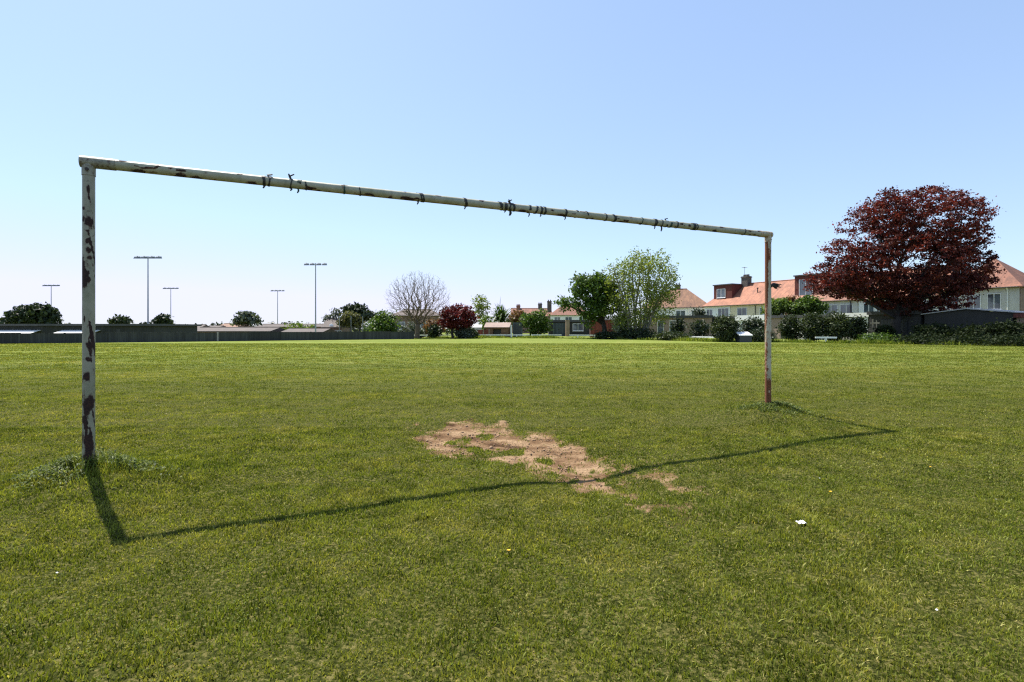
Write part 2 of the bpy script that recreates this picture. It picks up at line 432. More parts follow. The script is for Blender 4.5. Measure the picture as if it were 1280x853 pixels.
def np_mesh(name, V, loops, sizes, mats, parent=None, face_attr=None, vert_attr=None, smooth=False):
    me = bpy.data.meshes.new(name)
    V = np.ascontiguousarray(V, dtype=np.float32); loops = np.ascontiguousarray(loops, dtype=np.int32)
    sizes = np.asarray(sizes, dtype=np.int32)
    me.vertices.add(len(V)); me.vertices.foreach_set('co', V.ravel())
    me.loops.add(len(loops)); me.loops.foreach_set('vertex_index', loops)
    me.polygons.add(len(sizes)); st = np.zeros(len(sizes), np.int32); st[1:] = np.cumsum(sizes)[:-1]
    me.polygons.foreach_set('loop_start', st)
    if smooth: me.polygons.foreach_set('use_smooth', np.ones(len(sizes), bool))
    for dct, dom in ((face_attr, 'FACE'), (vert_attr, 'POINT')):
        for k, v in (dct or {}).items():
            a = me.attributes.new(k, 'FLOAT', dom); a.data.foreach_set('value', np.ascontiguousarray(v, dtype=np.float32))
    for m in (mats if isinstance(mats, (list, tuple)) else [mats]): me.materials.append(m)
    me.update(calc_edges=True)
    o = bpy.data.objects.new(name, me); COL.objects.link(o)
    if parent is not None: o.parent = parent
    return o

def tag(o, label=None, cat=None, group=None, kind=None):
    if label: o['label'] = label
    if cat: o['category'] = cat
    if group: o['group'] = group
    if kind: o['kind'] = kind
    return o

def thing(name, label, cat, loc=(0, 0, 0), rotz=0, group=None):
    o = bpy.data.objects.new(name, None); COL.objects.link(o); o.empty_display_size = .3
    o.location = loc; o.rotation_euler = (0, 0, rotz)
    return tag(o, label, cat, group)

# ------------------------------------------------------------------ ground
def axis(lo, hi, step, far, grow):
    c = list(np.arange(lo, hi + 1e-6, step)); s = step
    a = hi
    while a < far: s *= grow; a += s; c.append(a)
    s = step; a = lo; pre = []
    while a > -far: s *= grow; a -= s; pre.append(a)
    return np.array(pre[::-1] + c)
xs = axis(-6.5, 7.5, .05, 2500, 1.06); ys = axis(1.2, 10.5, .05, 2500, 1.06)
ys = ys[ys > -60]
GX, GY = np.meshgrid(xs, ys); gxv = GX.ravel(); gyv = GY.ravel()
zz = gz(gxv, gyv)
dirtv = np.where((gyv < 12) & (gyv > 1) & (np.abs(gxv) < 8), dirt_amount(gxv, gyv), 0)
zz = zz - .01 * dirtv + .014 * dirtv * (fbm(gxv * 7, gyv * 7, 91, 3) - .5) * 2
nx, ny = len(xs), len(ys)
idx = np.arange(nx * ny).reshape(ny, nx)
q = np.stack([idx[:-1, :-1], idx[:-1, 1:], idx[1:, 1:], idx[1:, :-1]], -1).reshape(-1)
under = sstep(26, 6, gyv) * sstep(0, 1, np.abs(gyv + 100))
gr = np_mesh('grass_field', np.stack([gxv, gyv, zz], 1), q, np.full((nx - 1) * (ny - 1), 4), M['ground'],
             vert_attr={'dirt': dirtv, 'under': under}, smooth=True)
tag(gr, kind='structure')

# ------------------------------------------------------------------ mown grass blades
rng = np.random.default_rng(11)
def blades(zones, heightf, name, material, label, seed, keepf, lean=.55):
    rg = np.random.default_rng(seed)
    VV = []; LL = []; SS = []; TT = []; base = 0
    for (pts, w, two) in zones:
        x, y = pts
        k = keepf(x, y, rg); x = x[k]; y = y[k]
        n = len(x)
        if n == 0: continue
        h = heightf(x, y, rg); z = gz(x, y) - .004
        ang = rg.uniform(0, 2 * np.pi, n); la = rg.uniform(0, 2 * np.pi, n)
        lm = np.abs(rg.normal(0, lean, n)) * h
        ww = w * rg.uniform(.6, 1.4, n)
        tint = np.clip(rg.normal(.45, .19, n) + .5 * (vnoise(x * 9, y * 9, 70) - .5), 0, .84)
        straw = rg.random(n) < .03 + .05 * sstep(.48, .7, fbm(x * 1.7 + 3, y * 1.7, 72, 3))
        tint = np.where(straw, rg.uniform(.88, 1, n), tint)
        h = np.where(straw, h * .7, h); lm = np.where(straw, lm * 1.3 + .005, lm)
        cx, sx = np.cos(ang) * ww, np.sin(ang) * ww
        lx, ly = np.cos(la) * lm, np.sin(la) * lm
        P0 = np.stack([x - cx, y - sx, z], 1); P1 = np.stack([x + cx, y + sx, z], 1)
        T = np.stack([x + lx, y + ly, z + h], 1)
        ids = np.arange(n) * (5 if two else 3) + base
        if two:
            m0 = np.stack([x - cx * .8 + lx * .33, y - sx * .8 + ly * .33, z + h * .6], 1)
            m1 = np.stack([x + cx * .8 + lx * .33, y + sx * .8 + ly * .33, z + h * .6], 1)
            VV.append(np.stack([P0, P1, m1, m0, T], 1).reshape(-1, 3))
            LL.append(np.stack([ids, ids + 1, ids + 2, ids + 3, ids + 3, ids + 2, ids + 4], 1).reshape(-1))
            SS.append(np.tile([4, 3], n)); TT.append(np.repeat(tint, 2)); base += 5 * n
        else:
            VV.append(np.stack([P0, P1, T], 1).reshape(-1, 3))
            LL.append(np.stack([ids, ids + 1, ids + 2], 1).reshape(-1)); SS.append(np.full(n, 3)); TT.append(tint); base += 3 * n
    o = np_mesh(name, np.concatenate(VV), np.concatenate(LL), np.concatenate(SS), material, face_attr={'tint': np.concatenate(TT)})
    tag(o, label, 'grass', kind='stuff'); return o

def wedge(d0, d1, dens):
    W = 1.0 * d1 + 1.6
    n = int(dens * 2 * W * (d1 - d0))
    x = rng.uniform(-W, W, n); y = rng.uniform(d0, d1, n)
    k = np.abs(x) < 1.0 * y + 1.6
    return x[k], y[k]

def lawn_keep(x, y, rg):
    d = np.where(y < 12, dirt_amount(x, y), 0) if True else 0
    p = np.clip(1.02 - d * 1.15, .015, 1)
    p = p * (.82 + .3 * fbm(x * 2.2, y * 2.2, 44, 3)) * np.where((y < 9) & (vnoise(x * 26, y * 22, 45) < .24), .25, 1)
    return rg.random(len(x)) < p

def lawn_h(x, y, rg):
    c = fbm(x * 1.9 + 5, y * 1.9, 61, 4); c2 = vnoise(x * 7, y * 7, 62)
    c3 = vnoise(x * 17, y * 17, 63)
    h = .0095 + .008 * sstep(.33, .75, c) + .006 * c2 + .010 * c3 * c3
    h = h * rg.uniform(.6, 1.35, len(x)) * (1 - .45 * np.where(y < 12, dirt_amount(x, y), 0))
    for (cx, cy) in (PA, PB):
        h = h + .03 * np.exp(-(np.hypot(x - cx, y - cy) / .5) ** 2) * rg.random(len(x))
    return h * (1 + .02 * np.clip(y - 5, 0, 30))

zones = [(wedge(1.2, 2.6, 15000), .0023, True), (wedge(2.6, 4.2, 11500), .0028, True), (wedge(4.2, 6.5, 7000), .0039, True),
         (wedge(6.5, 10, 3400), .0054, False), (wedge(10, 16, 1500), .0072, False), (wedge(16, 26, 560), .012, False), (wedge(26, 42, 190), .02, False)]
blades(zones, lawn_h, 'mown_grass', M['blade'], 'short mown sunlit green grass covering the whole playing field', 5, lawn_keep)

# clover, plantain and daisy leaves lying flat among the blades
def lawn_leaves():
    rg = np.random.default_rng(15); PX = []; 
    for d0, d1, dens in ((1.2, 4, 5200), (4, 8, 1900), (8, 13, 700)):
        x, y = wedge(d0, d1, dens)
        c = fbm(x * 1.4 + 40, y * 1.4, 81, 4); f = vnoise(x * 11, y * 11, 83)
        k = rg.random(len(x)) < (sstep(.5, .7, c) * .24 + .05) * (f > .35) * (1 - .9 * dirt_amount(x, y))
        PX.append(np.stack([x[k], y[k], np.full(k.sum(), 1 + .09 * max(0, d0 - 2))], 1))
    A = np.concatenate(PX); n = len(A); x, y, sc = A.T
    z = gz(x, y) + rg.uniform(.006, .024, n); L = rg.uniform(.004, .009, n) * sc; a = rg.uniform(0, 6.283, n)
    D = np.stack([np.cos(a), np.sin(a), rg.normal(.1, .35, n)], 1); S = np.stack([-np.sin(a), np.cos(a), rg.normal(0, .3, n)], 1)
    P = np.stack([x, y, z], 1); w = (L * rg.uniform(.35, .6, n))[:, None]
    V = np.stack([P, P + D * (L * .6)[:, None] + S * w, P + D * L[:, None] * 1.1, P + D * (L * .6)[:, None] - S * w], 1).reshape(-1, 3)
    o = np_mesh('lawn_leaves', V, np.arange(4 * n), np.full(n, 4), M['lf_lawn'], face_attr={'tint': np.clip(rg.normal(.5, .24, n), 0, 1)})
    tag(o, 'clover and other small broad leaves growing flat among the mown grass', 'clover', kind='stuff')
M['lf_lawn'] = leafmat('clover_leaves', (.05, .08, .012), (.10, .13, .02), (.19, .195, .055), .3, .08, .6)
lawn_leaves()

def crumbs():
    rg = np.random.default_rng(19); x = rg.uniform(-1.2, 1.6, 26000); y = rg.uniform(3.2, 7.2, 26000); d = dirt_amount(x, y)
    k = rg.random(len(x)) < np.clip(d - .35, 0, 1) * (.15 + .85 * (vnoise(x * 4, y * 4, 20) > .55)); x, y = x[k], y[k]; n = len(x)
    r = rg.gamma(1.6, .0022, n) + .0015; z = gz(x, y) - .008 + r * .4
    D = np.array([[1, 0, 0], [-1, 0, 0], [0, 1, 0], [0, -1, 0], [0, 0, 1], [0, 0, -1.]]); P = np.stack([x, y, z], 1)[:, None] + D[None] * (r[:, None, None] * rg.uniform(.6, 1.4, (n, 6, 1)))
    T = np.array([[0, 2, 4], [2, 1, 4], [1, 3, 4], [3, 0, 4], [2, 0, 5], [1, 2, 5], [3, 1, 5], [0, 3, 5]])
    o = np_mesh('earth_crumbs', P.reshape(-1, 3), (np.arange(n)[:, None, None] * 6 + T[None]).reshape(-1), np.full(n * 8, 3), M['earth'])
    tag(o, 'loose crumbs of dry earth scattered over the bare patch', 'soil', kind='stuff')
M['earth'] = plain('dry_earth', (.24, .155, .09), .95, .45, 12)
crumbs()

# rough unmown strip along the far edge of the field
VERGE = [(512, 60), (560, 62), (610, 64), (700, 62), (760, 58.5), (830, 52), (890, 46.5), (980, 44.5), (1060, 42), (1160, 39), (1300, 35.5), (1400, 33)]
vx, vy = [], []
vp = [(gx(a, d), d) for a, d in VERGE]
for i in range(len(vp) - 1):
    (ax, ay), (bx, by) = vp[i], vp[i + 1]; L = math.hypot(bx - ax, by - ay); n = int(L * 300)
    t = rng.random(n); off = np.abs(rng.normal(0, 1, n)) * 1.3 - .2
    nxx, nyy = -(by - ay) / L, (bx - ax) / L
    if nyy < 0: nxx, nyy = -nxx, -nyy
    vx.append(ax + (bx - ax) * t + nxx * off); vy.append(ay + (by - ay) * t + nyy * off)
vx = np.concatenate(vx); vy = np.concatenate(vy)
blades([((vx, vy), .03, False)], lambda x, y, rg: (.08 + .34 * sstep(.3, .75, fbm(x * .5, y * .5, 33, 3))) * rg.uniform(.5, 1.2, len(x)),
       'rough_grass', M['blade_rough'], 'longer rough grass verge along the far right edge of the field', 9, lambda x, y, rg: np.ones(len(x), bool), .5)

# ------------------------------------------------------------------ the goal
GT = 2.49                                                                     # height of the bar's centre line
A3 = Vector((PA[0], PA[1], GT)); B3 = Vector((PB[0], PB[1], GT))
RAD = .040
goal = thing('goal_frame', 'weathered white steel goal frame with flaking rusty paint, standing without a net on the grass', 'goal', (0, 0, 0))

def pole(name, p0, p1, rad, material, rustf, n=28, step=.012, bulge=None):
    p0 = Vector(p0); p1 = Vector(p1); ax = p1 - p0; L = ax.length; ax.normalize()
    up = Vector((0, 0, 1)) if abs(ax.z) < .9 else Vector((0, 1, 0))
    a = ax.cross(up).normalized(); b = a.cross(ax).normalized()
    m = int(L / step) + 1
    S = np.linspace(0, L, m); TH = np.linspace(0, 2 * np.pi, n, endpoint=False)
    SS, TT = np.meshgrid(S, TH, indexing='ij')
    nrm = np.cos(TT)[..., None] * np.array(a) + np.sin(TT)[..., None] * np.array(b)
    V = np.array(p0) + SS[..., None] * np.array(ax) + nrm * rad
    V = V.reshape(-1, 3)
    i = np.arange(m - 1)[:, None] * n; k = np.arange(n)[None, :]; k2 = (k + 1) % n
    Q = np.stack([i + k, i + k2, i + n + k2, i + n + k], -1).reshape(-1)
    loops = np.concatenate([Q, np.arange(n)[::-1], (m - 1) * n + np.arange(n)])
    sizes = np.concatenate([np.full((m - 1) * n, 4), [n, n]])
    rust = rustf(SS.ravel(), nrm.reshape(-1, 3), V)
    o = np_mesh(name, V, loops, sizes, material, goal, vert_attr={'rust': rust}, smooth=True)
    return o

def cam_angle(V, p):       # sideways offset across the pole as the camera sees it: -1 left edge .. 1 right edge
    dv = Vector((p[0], p[1], 0)).normalized(); rt = np.array([dv.y, -dv.x])
    off = (V[:, 0] - p[0]) * rt[0] + (V[:, 1] - p[1]) * rt[1]
    return off / RAD

baseA = gz1(*PA); baseB = gz1(*PB)
def post_rust(p, spots, bg, seed, side=None):
    def f(S, nrm, V):
        u = cam_angle(V, p)
        front = ((V[:, 0] - p[0]) * -p[0] + (V[:, 1] - p[1]) * -p[1]) > -1e-4
        z = V[:, 2]
        th = np.arctan2(nrm[:, 1], nrm[:, 0])
        r = .22 + bg * (fbm(np.cos(th) * 2 + 7, z * 7 + np.sin(th) * 2, seed, 4) - .5)
        r = r + .55 * sstep(.66, .75, fbm(np.cos(th) * 1.6 + 3, z * 9 + np.sin(th) * 1.6, seed + 3, 3))
        for (uu, zc, ru, rz, s) in spots:
            q = ((u - uu) / ru) ** 2 + ((z - zc) / rz) ** 2
            r = r + np.where(front, s * np.exp(-q * 1.1), 0)
        if side is not None: r = r + side(u, z, front)
        return np.clip(r, 0, 1.2)
    return f
dA, dB = PA[1], PB[1]
def zA(py): return hz(py, dA)
def zB(py): return hz(py, dB)
spotsA = [(0, zA(279), .7, .035, .7), (-.9, zA(340), .45, .10, .9), (-.7, zA(352), .5, .05, .6), (.1, zA(432), .55, .035, .8), (-.1, zA(449), .4, .02, .7),
          (-.3, zA(470), .5, .035, .8), (.2, zA(502), .8, .05, .75), (-.3, zA(512), .5, .05, .7), (-.75, zA(524), .4, .03, .7), (-.2, zA(549), .5, .04, .8), (.1, zA(558), .6, .05, .7),
          (-.1, zA(575), .8, .06, .8), (.1, zA(314), .5, .02, .5), (-.2, zA(302), .3, .02, .5), (.3, zA(322), .5, .015, .5), (-.8, zA(262), .3, .02, .6), (-.2, zA(290), .3, .015, .5)]
pole('post', (PA[0], PA[1], baseA - .35), (PA[0], PA[1], GT - .02), RAD, M['paint_left'], post_rust(PA, spotsA, .45, 4))
def sideB(u, z, front):
    top = sstep(zB(420), zB(330), z)
    low = sstep(zB(455), zB(500), z)
    s = .62 * sstep(.3, -.5, u) * (.45 + .75 * top) + .33 * low
    s = s + .25 * top * sstep(.75, -.2, u) * sstep(.4, .6, vnoise(z * 3, z * 0 + 2, 3))
    return np.where(front, s, 0)
pole('post', (PB[0], PB[1], baseB - .35), (PB[0], PB[1], GT - .02), RAD, M['paint_right'],
     post_rust(PB, [(.3, zB(480), .6, .06, .5), (0, zB(320), .7, .1, .5), (-.2, zB(497), .8, .05, .5), (0.2, zB(505), .8, .05, .6)], .4, 14, sideB))

bar_dir = (B3 - A3).normalized(); bar_n = Vector((bar_dir.y, -bar_dir.x, 0))   # towards the camera
def bar_s(px):                                                                  # distance along the bar of a photo column
    k = (px - CX) / F
    return (k * A3.y - A3.x) / (bar_dir.x - k * bar_dir.y)
bar_spots = [(px, v, r, s) for px, v, r, s in [(131, .5, .03, .8), (143, .2, .012, .6), (174, -.85, .05, .8), (122, 0, .02, .8), (199, .5, .02, .9), (214, .3, .02, .6),
             (258, .2, .012, .7), (246, -.9, .03, .7), (316, -.8, .03, .7), (386, -.7, .03, .7), (428, .1, .012, .6), (506, .9, .02, .7), (510, -.9, .02, .7), (487, -.6, .03, .5),
             (602, .4, .03, .4), (652, -.7, .06, .5), (700, -.9, .08, .5), (787, .5, .04, .5), (879, .2, .06, .5), (900, .5, .05, .5), (935, .4, .08, .5), (955, -.2, .08, .7)]]
def bar_rust(S, nrm, V):
    v = nrm[:, 2]; front = nrm @ np.array(bar_n) > -.2
    r = .20 + .4 * (fbm(S * 6, np.arcsin(np.clip(v, -1, 1)) * 1.5 + 9, 31, 4) - .5) + .52 * sstep(.68, .76, fbm(S * 11, v * 1.5, 36, 3))
    r = r + .18 * sstep(-.55, -.95, v)
    for px, vv, rr, s in bar_spots:
        q = ((S - bar_s(px) - .05) / rr) ** 2 + ((v - vv) / .4) ** 2
        r = r + np.where(front, s * .72 * np.exp(-q), 0)
    return np.clip(r, 0, 1.2)
bar = pole('crossbar', A3 - bar_dir * .05, B3 + bar_dir * .055, RAD, M['paint_bar'], bar_rust, step=.014)
# welded corner sleeves and their bolts
for p, base, mname in ((A3, PA, 'paint_left'), (B3, PB, 'paint_right')):
    sgn = 1 if p is A3 else -1
    m = MB(); m.tube([p - Vector((0, 0, .105)), p - Vector((0, 0, .03))], RAD + .004, 24)
    m.tube([p + bar_dir * sgn * -.052, p + bar_dir * sgn * .17], RAD + .0035, 24)
    c = m.build('corner_sleeve', M['paint_left' if p is A3 else 'paint_right'], goal, smooth=False)
    a_ = c.data.attributes.new('rust', 'FLOAT', 'POINT'); a_.data.foreach_set('value', [.38] * len(c.data.vertices))
    m = MB(); n_ = bar_n if p is A3 else bar_dir * .9 + bar_n * .1
    q0 = p - Vector((0, 0, .065)) + n_ * (RAD + .002); m.tube([q0, q0 + n_ * .018], .012 if p is A3 else .016, 6)
    m.build('bolt', M['dark_brick'], c)

# left-over net ties along the bar: (photo column, width m, tail below, tail above, green)
ties = [(330, .020, 1, 0, 0), (337, .014, 0, 1, 0), (364, .010, 1, 2, 0), (373, .028, 1, 0, 1), (382, .011, 0, 0, 0), (430, .010, 0, 0, 1), (449, .007, 0, 0, 0), (522, .010, 1, 0, 0),
        (527, .034, 0, 0, 0), (581, .024, 1, 0, 0), (625, .030, 0, 0, 0), (631, .030, 1, 0, 0), (637, .034, 2, 2, 0), (641, .018, 0, 0, 0), (661, .024, 1, 0, 0),
        (669.5, .020, 0, 0, 0), (675.5, .026, 1, 0, 0), (680, .022, 0, 0, 0), (706, .022, 1, 0, 0), (720, .020, 0, 0, 0), (733, .012, 0, 0, 0), (756, .014, 0, 0, 0),
        (767, .034, 0, 0, 0), (801, .012, 0, 0, 1), (818, .040, 1, 0, 0), (826, .012, 2, 0, 0), (832, .02, 0, 1, 0), (837, .024, 0, 0, 1), (845, .018, 0, 0, 0), (866, .044, 0, 0, 0), (869.5, .016, 0, 0, 0), (929, .012, 0, 0, 0)]
for px, w, dn, upn, g in ties:
    c = A3 + bar_dir * bar_s(px); m = MB()
    skew = random.uniform(-.012, .012)
    n = 20; rr = RAD + .0045
    for s0 in ((-.5, .5),) if w < .03 else ((-.5, -.08), (.02, .5)):
        vs = []; fs = []
        gap = random.choice([0, 0, 3, 6, 8]); g0 = random.uniform(0, 6.283)
        for k in range(n):
            th = g0 + 2 * math.pi * k / n; d = bar_n * math.cos(th) + Vector((0, 0, 1)) * math.sin(th)
            for e in s0:
                jit = random.uniform(-.004, .004)
                vs += [c + bar_dir * (e * w + skew * math.sin(th) + jit) + d * rr, c + bar_dir * (e * w + skew * math.sin(th) + jit) + d * (RAD - .002)]
        for k in range(n - gap):
            a = 4 * k; b = 4 * ((k + 1) % n)
            fs += [(a, b, b + 2, a + 2), (a + 1, a, b + 0, b + 1)[::-1], (a + 2, a + 3, b + 3, b + 2)[::-1]]
        m.add(vs, fs)
    for k in range(dn):
        L = .022 + .022 * random.random() + (.025 if dn > 1 else 0)
        q = c + bar_dir * (w * .4 * (k - .3)) - Vector((0, 0, RAD)) + bar_n * .01
        m.tube([q + Vector((0, 0, .012)), q - Vector((0, 0, L * .5)) + bar_dir * .004, q - Vector((0, 0, L)) - bar_dir * .006], [.007, .008, .005], 6)
    for k in range(upn):
        L = .014 + .016 * random.random() + (.02 if upn > 1 else 0); q = c + bar_dir * (w * .4 * (k - .3)) + Vector((0, 0, RAD)) + bar_n * .01
        m.tube([q - Vector((0, 0, .012)), q + Vector((0, 0, L * .5)) - bar_dir * .015, q + Vector((0, 0, L)) + bar_dir * (.025 * (-1) ** k)], [.007, .009, .006], 6)
    m.build('net_tie', M['tie_green' if g else 'tie'], bar)
# frayed dark tape sticking out of the right post
m = MB(); zt = zB(358); q = Vector((PB[0] + RAD * .55, PB[1] - .03, zt))
for k in range(14):
    a = random.uniform(-.6, .6); L = random.uniform(.06, .14)
    e = q + Vector((L, random.uniform(-.03, .03), a * .07))
    m.tube([q + Vector((0, 0, random.uniform(-.02, .02))), (q + e) / 2 + Vector((0, 0, .015)), e], [.006, .009, .006], 5)
m.build('tape_scrap', M['tie'], goal)

# ------------------------------------------------------------------ leaves, trees, shrubs
def leafcloud(name, parent, material, lobes, n, size, clump=.6, per=14, seed=1, shell=.55, up=.3, flat=.6, origin=(0, 0, 0), aspect=.55):
    """lobes: (x,y,z,rx,ry,rz) in world space; leaves gather in clumps, mostly towards each lobe's outside"""
    rg = np.random.default_rng(seed)
    L = np.array(lobes, dtype=float)
    vol = L[:, 3] * L[:, 4] * L[:, 5]; vol = vol ** .75; pr = vol / vol.sum()
    nc = max(4, n // per)
    li = rg.choice(len(L), nc, p=pr)
    d = rg.normal(0, 1, (nc, 3)); d /= np.linalg.norm(d, axis=1)[:, None]
    r = rg.random(nc) ** (1 / 3) * (1 - shell) + shell * (1 - np.abs(rg.normal(0, .16, nc)))
    r = np.clip(r, 0, 1.06)
    C = L[li, :3] + d * r[:, None] * L[li, 3:6]
    ct = rg.normal(.5, .16, nc)
    cs = clump * rg.uniform(.6, 1.4, nc)
    ci = np.repeat(np.arange(nc), per); n = len(ci)
    P = C[ci] + rg.normal(0, 1, (n, 3)) * cs[ci][:, None] * np.array([.5, .5, .5 * flat])
    nrm = rg.normal(0, 1, (n, 3)) + d[ci] * .5 + np.array([0, 0, up]); nrm /= np.linalg.norm(nrm, axis=1)[:, None]
    t = rg.normal(0, 1, (n, 3)); t -= (t * nrm).sum(1)[:, None] * nrm; t /= np.linalg.norm(t, axis=1)[:, None]
    b = np.cross(nrm, t)
    s = size * rg.uniform(.6, 1.4, n)[:, None]
    P = P - np.array(origin)
    fold = nrm * s * .12
    V = np.stack([P - t * s, P + b * s * aspect + fold, P + t * s, P - b * s * aspect + fold], 1).reshape(-1, 3)
    tint = np.clip(ct[ci] + rg.normal(0, .16, n), 0, 1)
    return np_mesh(name, V, np.arange(4 * n), np.full(n, 4), material, parent, face_attr={'tint': tint})

def limbs(name, parent, material, base, fork, lobes, r0, origin, seed, sub=3, flare=1.5, up=.4):
    rg = random.Random(seed); m = MB(); o = Vector(origin)
    base = Vector(base) - o; fork = Vector(fork) - o
    mid = (base + fork) / 2 + Vector((rg.uniform(-.2, .2), rg.uniform(-.2, .2), 0)) * r0 * 3
    m.tube([base - Vector((0, 0, .3)), base + Vector((0, 0, .05)), base + (mid - base) * .35, mid, fork], [r0 * flare, r0 * flare, r0 * 1.1, r0 * .95, r0 * .85], 9)
    for lb in lobes:
        tgt = Vector(lb[:3]) - o; rr = r0 * rg.uniform(.38, .55)
        st = base + (fork - base) * rg.uniform(.75, 1)
        kn = st + (tgt - st) * .45 + Vector((rg.uniform(-1, 1), rg.uniform(-1, 1), rg.uniform(-.2, 1) * up)) * (tgt - st).length * .12
        m.tube([st, st + (kn - st) * .5, kn, tgt], [rr, rr * .8, rr * .62, rr * .25], 6)
        for k in range(sub):
            dv = Vector((rg.gauss(0, 1), rg.gauss(0, 1), rg.gauss(.3, .8))).normalized()
            e = tgt + Vector((dv.x * lb[3], dv.y * lb[4], dv.z * lb[5])) * rg.uniform(.6, .95)
            s2 = kn + (tgt - kn) * rg.uniform(.1, .9)
            m.tube([s2, (s2 + e) / 2 + Vector((0, 0, -.06)) * (e - s2).length, e], [rr * .35, rr * .24, rr * .08], 4, cap=False)
    return m.build(name, material, parent, smooth=True)

def plobe(px, py, rx, ry, d, depth=1.0, dz=0):
    k = (d + dz) / F
    return (gx(px, d + dz), d + dz, hz(py, d + dz), rx * k, rx * k * depth, ry * k)

def tree(name, label, basepx, d, forkpy, lobes, leaf, size, n, r0, bark, seed, group=None, cat='tree', **kw):
    bx = gx(basepx, d); bz = gz1(bx, d); org = (bx, d, bz)
    root = thing(name, label, cat, org, 0, group)
    lb = [plobe(*(l[:4]), d, *(l[4:])) for l in lobes]
    forkpx = kw.pop('forkpx', basepx); sub = kw.pop('sub', 3); flare = kw.pop('flare', 1.4)
    limbs('trunk', root, M[bark], org, (gx(forkpx, d), d, hz(forkpy, d)), lb, r0, org, seed, sub, flare)
    leafcloud('crown', root, M[leaf], lb, n, size, seed=seed, origin=org, **kw)
    return root

def shrub(name, label, x0, x1, ytop, d, leaf, n, size, seed, group=None, cat='shrub', ybot=None, lumps=5, depth=.9, stems=True, **kw):
    cxp = (x0 + x1) / 2; bx = gx(cxp, d); bz = gz1(bx, d); org = (bx, d, bz)
    root = thing(name, label, cat, org, 0, group)
    w = (x1 - x0) / F * d; zt = hz(ytop, d); zb = bz if ybot is None else hz(ybot, d); h = zt - zb
    rg = random.Random(seed); lb = [(bx, d, zb + h * .48, w * .42, w * .42 * depth, h * .48)]
    for k in range(lumps):
        fx = rg.uniform(-.30, .30); fz = rg.uniform(.3, .74)
        rx = w * rg.uniform(.18, .26); rz = min(h * rg.uniform(.2, .3), (1 - fz) * h)
        lb.append((bx + fx * w, d + rg.uniform(-.3, .3) * w * depth, zb + fz * h, rx, rx, rz))
    if stems:
        m = MB()
        for k in range(5):
            a = rg.uniform(0, 6.28); e = Vector((math.cos(a) * w * .28, math.sin(a) * w * .28 * depth, (zb - bz) + h * rg.uniform(.5, .8)))
            s = Vector((rg.uniform(-.1, .1) * w * .5, rg.uniform(-.1, .1) * w * .5, -.1))
            m.tube([s, s * .5 + e * .5 + Vector((0, 0, .1 * h)), e], [.03 + .012 * h, .02 + .008 * h, .008], 5)
        m.build('stems', M['bark_dark'], root, smooth=True)
    leafcloud('foliage', root, M[leaf], lb, n, size, seed=seed, origin=org, **{'clump': .16 * max(w, h) ** .7 + .08, 'shell': .7, **kw})
    return root

# the copper-leaved tree on the right
tree('copper_tree', 'large dark red copper-leaved tree with wide dome crown, right of the goal', 1122, 47.5, 392,
     [(1150, 276, 66, 42, 1.0), (1098, 294, 50, 44, 1.0), (1192, 282, 42, 44, 1.0), (1062, 330, 40, 34, .9), (1042, 346, 32, 22, .9), (1130, 330, 70, 46, 1.1),
      (1204, 324, 32, 42, .9), (1186, 346, 46, 28, 1.0), (1088, 356, 46, 18, .9), (1150, 362, 52, 22, 1.0), (1224, 298, 14, 12, 1), (1206, 356, 26, 14, 1), (1120, 262, 40, 26, 1), (1150, 378, 30, 10, .8), (1226, 338, 12, 28, .9), (1024, 356, 14, 9, .8), (1052, 362, 28, 11, .9), (1090, 371, 28, 10, .9), (1128, 384, 28, 11, .9), (1165, 385, 32, 11, .9), (1198, 374, 26, 12, .9)],
     'lf_copper', .112, 62000, .42, 'bark_dark', 21, clump=.50, per=30, shell=.5, flat=.42, flare=1.5, sub=7)
